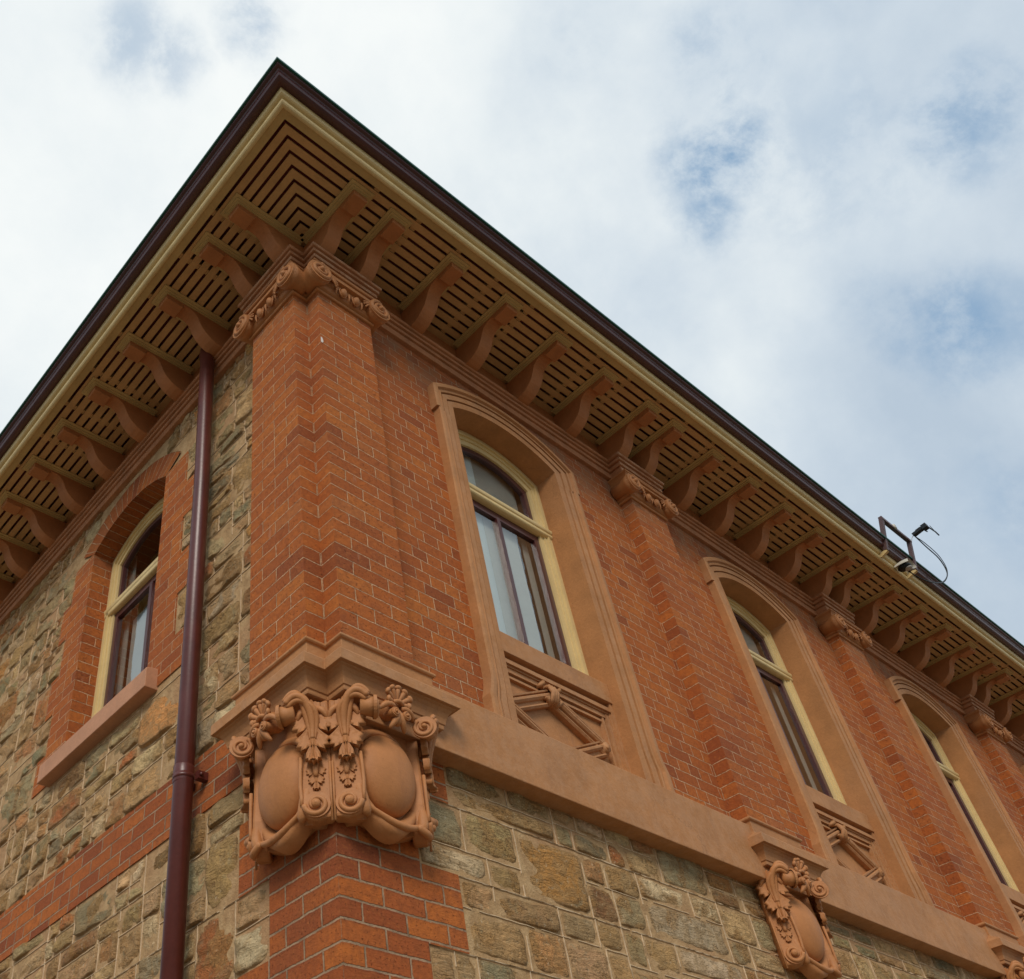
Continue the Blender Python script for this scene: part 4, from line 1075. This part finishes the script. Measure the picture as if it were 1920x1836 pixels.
def make_bracket(x, mirror=False, proto=None):
    b1 = (bk.mirror() if mirror else bk); b2 = (bd.mirror() if mirror else bd)
    o = b1.build('eaves_bracket', 'bracket', None, bevel=.003); o.parent = B
    c = b2.build('backing_board', 'board', None, bevel=.002); c.parent = o
    o.location = ((0, x, -GZ) if mirror else (x, 0, -GZ))
    return o
x0 = .300; pd = (S - .357) / 5
xs = [x0 - .357]
for k in range(5):
    base = x0 + S * k
    for j in range(6):
        x = base + pd * j
        if x < XR - .3: xs.append(x)
pr = make_bracket(xs[0])
for x in xs[1:]: copy_tree(pr, B, (x - xs[0], 0, 0))
ys = [-.052, .321, .870, 1.401, 1.945, 2.471, 2.985, 3.506, 4.03, 4.55, 5.08, 5.60, 6.13, 6.65, 7.18, 7.7]
pl_ = make_bracket(ys[0], True)
for y in ys[1:]: copy_tree(pl_, B, (0, y - ys[0], 0))

# ------------------------------------------------------------------ downpipe on the left facade
dp = MB()
px, py = -.098, 1.072
dp.tube([(px + .012, py, 3.56), (px + .0, py + .02, 3.50), (px - .015, py + .015, 3.36), (px - .012, py, 3.27), (px, py - .005, 2.0), (px, py - .006, GZ + .05)], [.054, .054, .055, .054, .052, .052], 28)
for z in (-.20,): dp.tube([(px - .0005, py - .003, z + .05), (px - .0005, py - .003, z + .045), (px, py - .003, z - .045), (px, py - .003, z - .05)], [.0522, .0548, .0548, .0522], 28)
dpo = part(dp, 'downpipe', 'pipe')
cl = MB()
for z in (-.215,):
    cl.tube([(px, py - .003, z + .014), (px, py - .003, z - .014)], .0565, 28); cl.box(-.03, .0, py + .04, py + .075, z - .02, z + .02); cl.box(-.06, .0, py - .085, py - .05, z - .022, z + .022)
    cl.tube([(-.045, py - .085, z), (-.045, py - .097, z)], .010, 8)
o = cl.build('pipe_clamp', 'pipe', None); o.parent = dpo
sp = MB(); sp.box(px - .05, px + .05, py - .05, py + .06, 3.55, 3.62)
o = sp.build('outlet', 'black', None); o.parent = dpo

# ------------------------------------------------------------------ things fixed to the eave
fb = empty('mounting_frame', (7.2, -.80, 3.66), 'maroon steel loop frame standing on two cream arms at the gutter', 'frame')
def chw(mb, nm, mt, par, **k):
    o = mb.build(nm, mt, None, **k); o.parent = par; o.location = -Vector(par.location); return o
f1 = MB(); a, b = (6.925, -.842, 3.655), (7.502, -.864, 3.660); at, bt_ = (6.925, -.957, 4.018), (7.502, -.959, 4.005)
def bar(mb, p, q, w=.020, d=.020, up=(0, -1, .3)):
    p, q = Vector(p), Vector(q); t = (q - p).normalized(); u = Vector(up); u = (u - t * u.dot(t)).normalized(); s = t.cross(u)
    vs = [p + u * (d * i) + s * (w * j) for i, j in ((-1, -1), (1, -1), (1, 1), (-1, 1))] + [q + u * (d * i) + s * (w * j) for i, j in ((-1, -1), (1, -1), (1, 1), (-1, 1))]
    mb.add(vs, [(0, 1, 2, 3), (4, 7, 6, 5), (0, 4, 5, 1), (1, 5, 6, 2), (2, 6, 7, 3), (3, 7, 4, 0)])
bar(f1, a, at); chw(f1, 'post', 'steel', fb)
f1 = MB(); bar(f1, b, bt_); chw(f1, 'post', 'steel', fb)
f1 = MB(); bar(f1, Vector(at) + Vector((-.02, 0, .0)), Vector(bt_) + Vector((.02, 0, 0)), .020, .020, (0, 0, 1)); chw(f1, 'top_rail', 'steel', fb)
for (x, y, z) in (a, b):
    f1 = MB(); bar(f1, (x, -.765, z - .035), (x, y - .01, z - .005), .016, .018, (0, 0, 1)); chw(f1, 'arm', 'cream', fb)
f1 = MB(); f1.blob((7.17, -.975, 4.035), ((.028, 0, 0), (0, .02, 0), (0, 0, .022)), 10, 8); f1.tube([(7.17, -.97, 4.02), (7.17, -.99, 4.02)], .03, 12); chw(f1, 'clip', 'white', fb)
# floodlight under the gutter, between the arms
fl = empty('floodlight', (7.27, -.80, 3.60), 'small weathered floodlight with pale hood and dark lens under the gutter', 'light')
fh = MB(); 
vs = []; fs = []; n = 16
for i in range(6):
    t = i / 5; y = -.775 - .15 * t; rr_ = .050 + .028 * math.sin(t * PI * .6)
    for j in range(n + 1):
        th = PI * j / n; vs.append((7.22 + math.cos(th) * rr_ * 1.15 + .03 * t, y, 3.585 + math.sin(th) * rr_ * .9 - .012 * t))
for i in range(5):
    for j in range(n): q = i * (n + 1) + j; fs.append((q, q + 1, q + n + 2, q + n + 1))
fh.add(vs, fs, 0, None, True); chw(fh, 'hood', 'white', fl, fixn=False)
fh = MB(); fh.blob((7.23, -.845, 3.575), ((.055, 0, 0), (0, .07, 0), (0, 0, .038)), 16, 10); chw(fh, 'lamp_body', 'black', fl)
fh = MB(); fh.blob((7.24, -.87, 3.548), ((.040, 0, 0), (0, .045, 0), (0, 0, .016)), 14, 8); chw(fh, 'lens', 'metal', fl)
fh = MB(); fh.tube([(7.30, -.80, 3.60), (7.32, -.86, 3.585), (7.30, -.90, 3.555)], .014, 8); chw(fh, 'hinge', 'metal', fl)
# black aerial / camera beyond the frame
ae = empty('security_camera', (7.62, -1.00, 4.10), 'slim black camera with short aerial held out past the loop frame', 'camera')
c1 = MB(); bar(c1, (7.62, -1.005, 4.120), (7.62, -1.120, 4.138), .026, .017, (0, 0, 1)); bar(c1, (7.62, -1.05, 4.150), (7.62, -1.11, 4.158), .016, .008, (0, 0, 1)); chw(c1, 'housing', 'black', ae, bevel=.003)
c1 = MB(); bar(c1, (7.62, -1.120, 4.135), (7.62, -1.178, 4.140), .034, .028, (0, 0, 1)); bar(c1, (7.62, -1.13, 4.10), (7.62, -1.145, 4.07), .008, .006, (0, 1, 0)); chw(c1, 'clamp', 'black', ae, bevel=.003)
c1 = MB(); c1.tube([(7.62, -1.180, 4.105), (7.62, -1.21, 4.02), (7.62, -1.222, 3.958)], .007, 8); c1.tube([(7.62, -1.195, 4.12), (7.63, -1.205, 4.05)], .0035, 6); chw(c1, 'aerial', 'black', ae)
c1 = MB(); c1.tube([(7.56, -.965, 4.015), (7.60, -.985, 4.09), (7.62, -1.005, 4.118)], .0035, 6); chw(c1, 'stay_wire', 'metal', ae)
cb = MB()
def bez(P, n=26):
    out = []
    P = [Vector(p) for p in P]
    for i in range(len(P) - 1):
        p0 = P[max(i - 1, 0)]; p1 = P[i]; p2 = P[i + 1]; p3 = P[min(i + 2, len(P) - 1)]
        for q in range(n // 4):
            t = q / (n // 4); out.append(.5 * ((2 * p1) + (-p0 + p2) * t + (2 * p0 - 5 * p1 + 4 * p2 - p3) * t * t + (-p0 + 3 * p1 - 3 * p2 + p3) * t ** 3))
    out.append(P[-1]); return out
CP = [(7.62, -1.016, 4.10), (7.83, -1.015, 4.06), (8.12, -1.01, 4.03), (8.12, -1.0, 3.83), (7.99, -.960, 3.62), (7.74, -.925, 3.47), (7.50, -.875, 3.46), (7.33, -.82, 3.54)]
CP[4] = (7.86, -.965, 3.60); CP[5] = (7.55, -.925, 3.475); CP[6] = (7.35, -.885, 3.47); CP[7] = (7.28, -.85, 3.55)
cb.tube(bez(CP), .0065, 7)
cb.tube(bez([(x + .01, y - .012 * (1 if 0 < i < 5 else 0), z + (.035 if 0 < i < 4 else 0)) for i, (x, y, z) in enumerate(CP)]), .0045, 6)
co = cb.build('cable', 'black', None); co['label'] = 'black cable looping from the slim camera down past the gutter to the floodlight'; co['category'] = 'cable'

# ------------------------------------------------------------------ ground
gd = MB(); gd.quad((-300, -300, GZ), (300, -300, GZ), (300, 300, GZ), (-300, 300, GZ))
o = gd.build('ground', 'asphalt', None, fixn=False); o['kind'] = 'structure'
pv = MB(); pv.extrude_profile([(-3.4, -3.4), (XR + 1, -3.4), (XR + 1, .0), (.0, .0), (.0, YL + 1), (-3.4, YL + 1)], lambda a, b: (a, b, GZ - .05), lambda a, b: (a, b, GZ + .13))
o = pv.build('pavement', 'paving', None); o['kind'] = 'structure'

sc.render.engine = 'CYCLES'
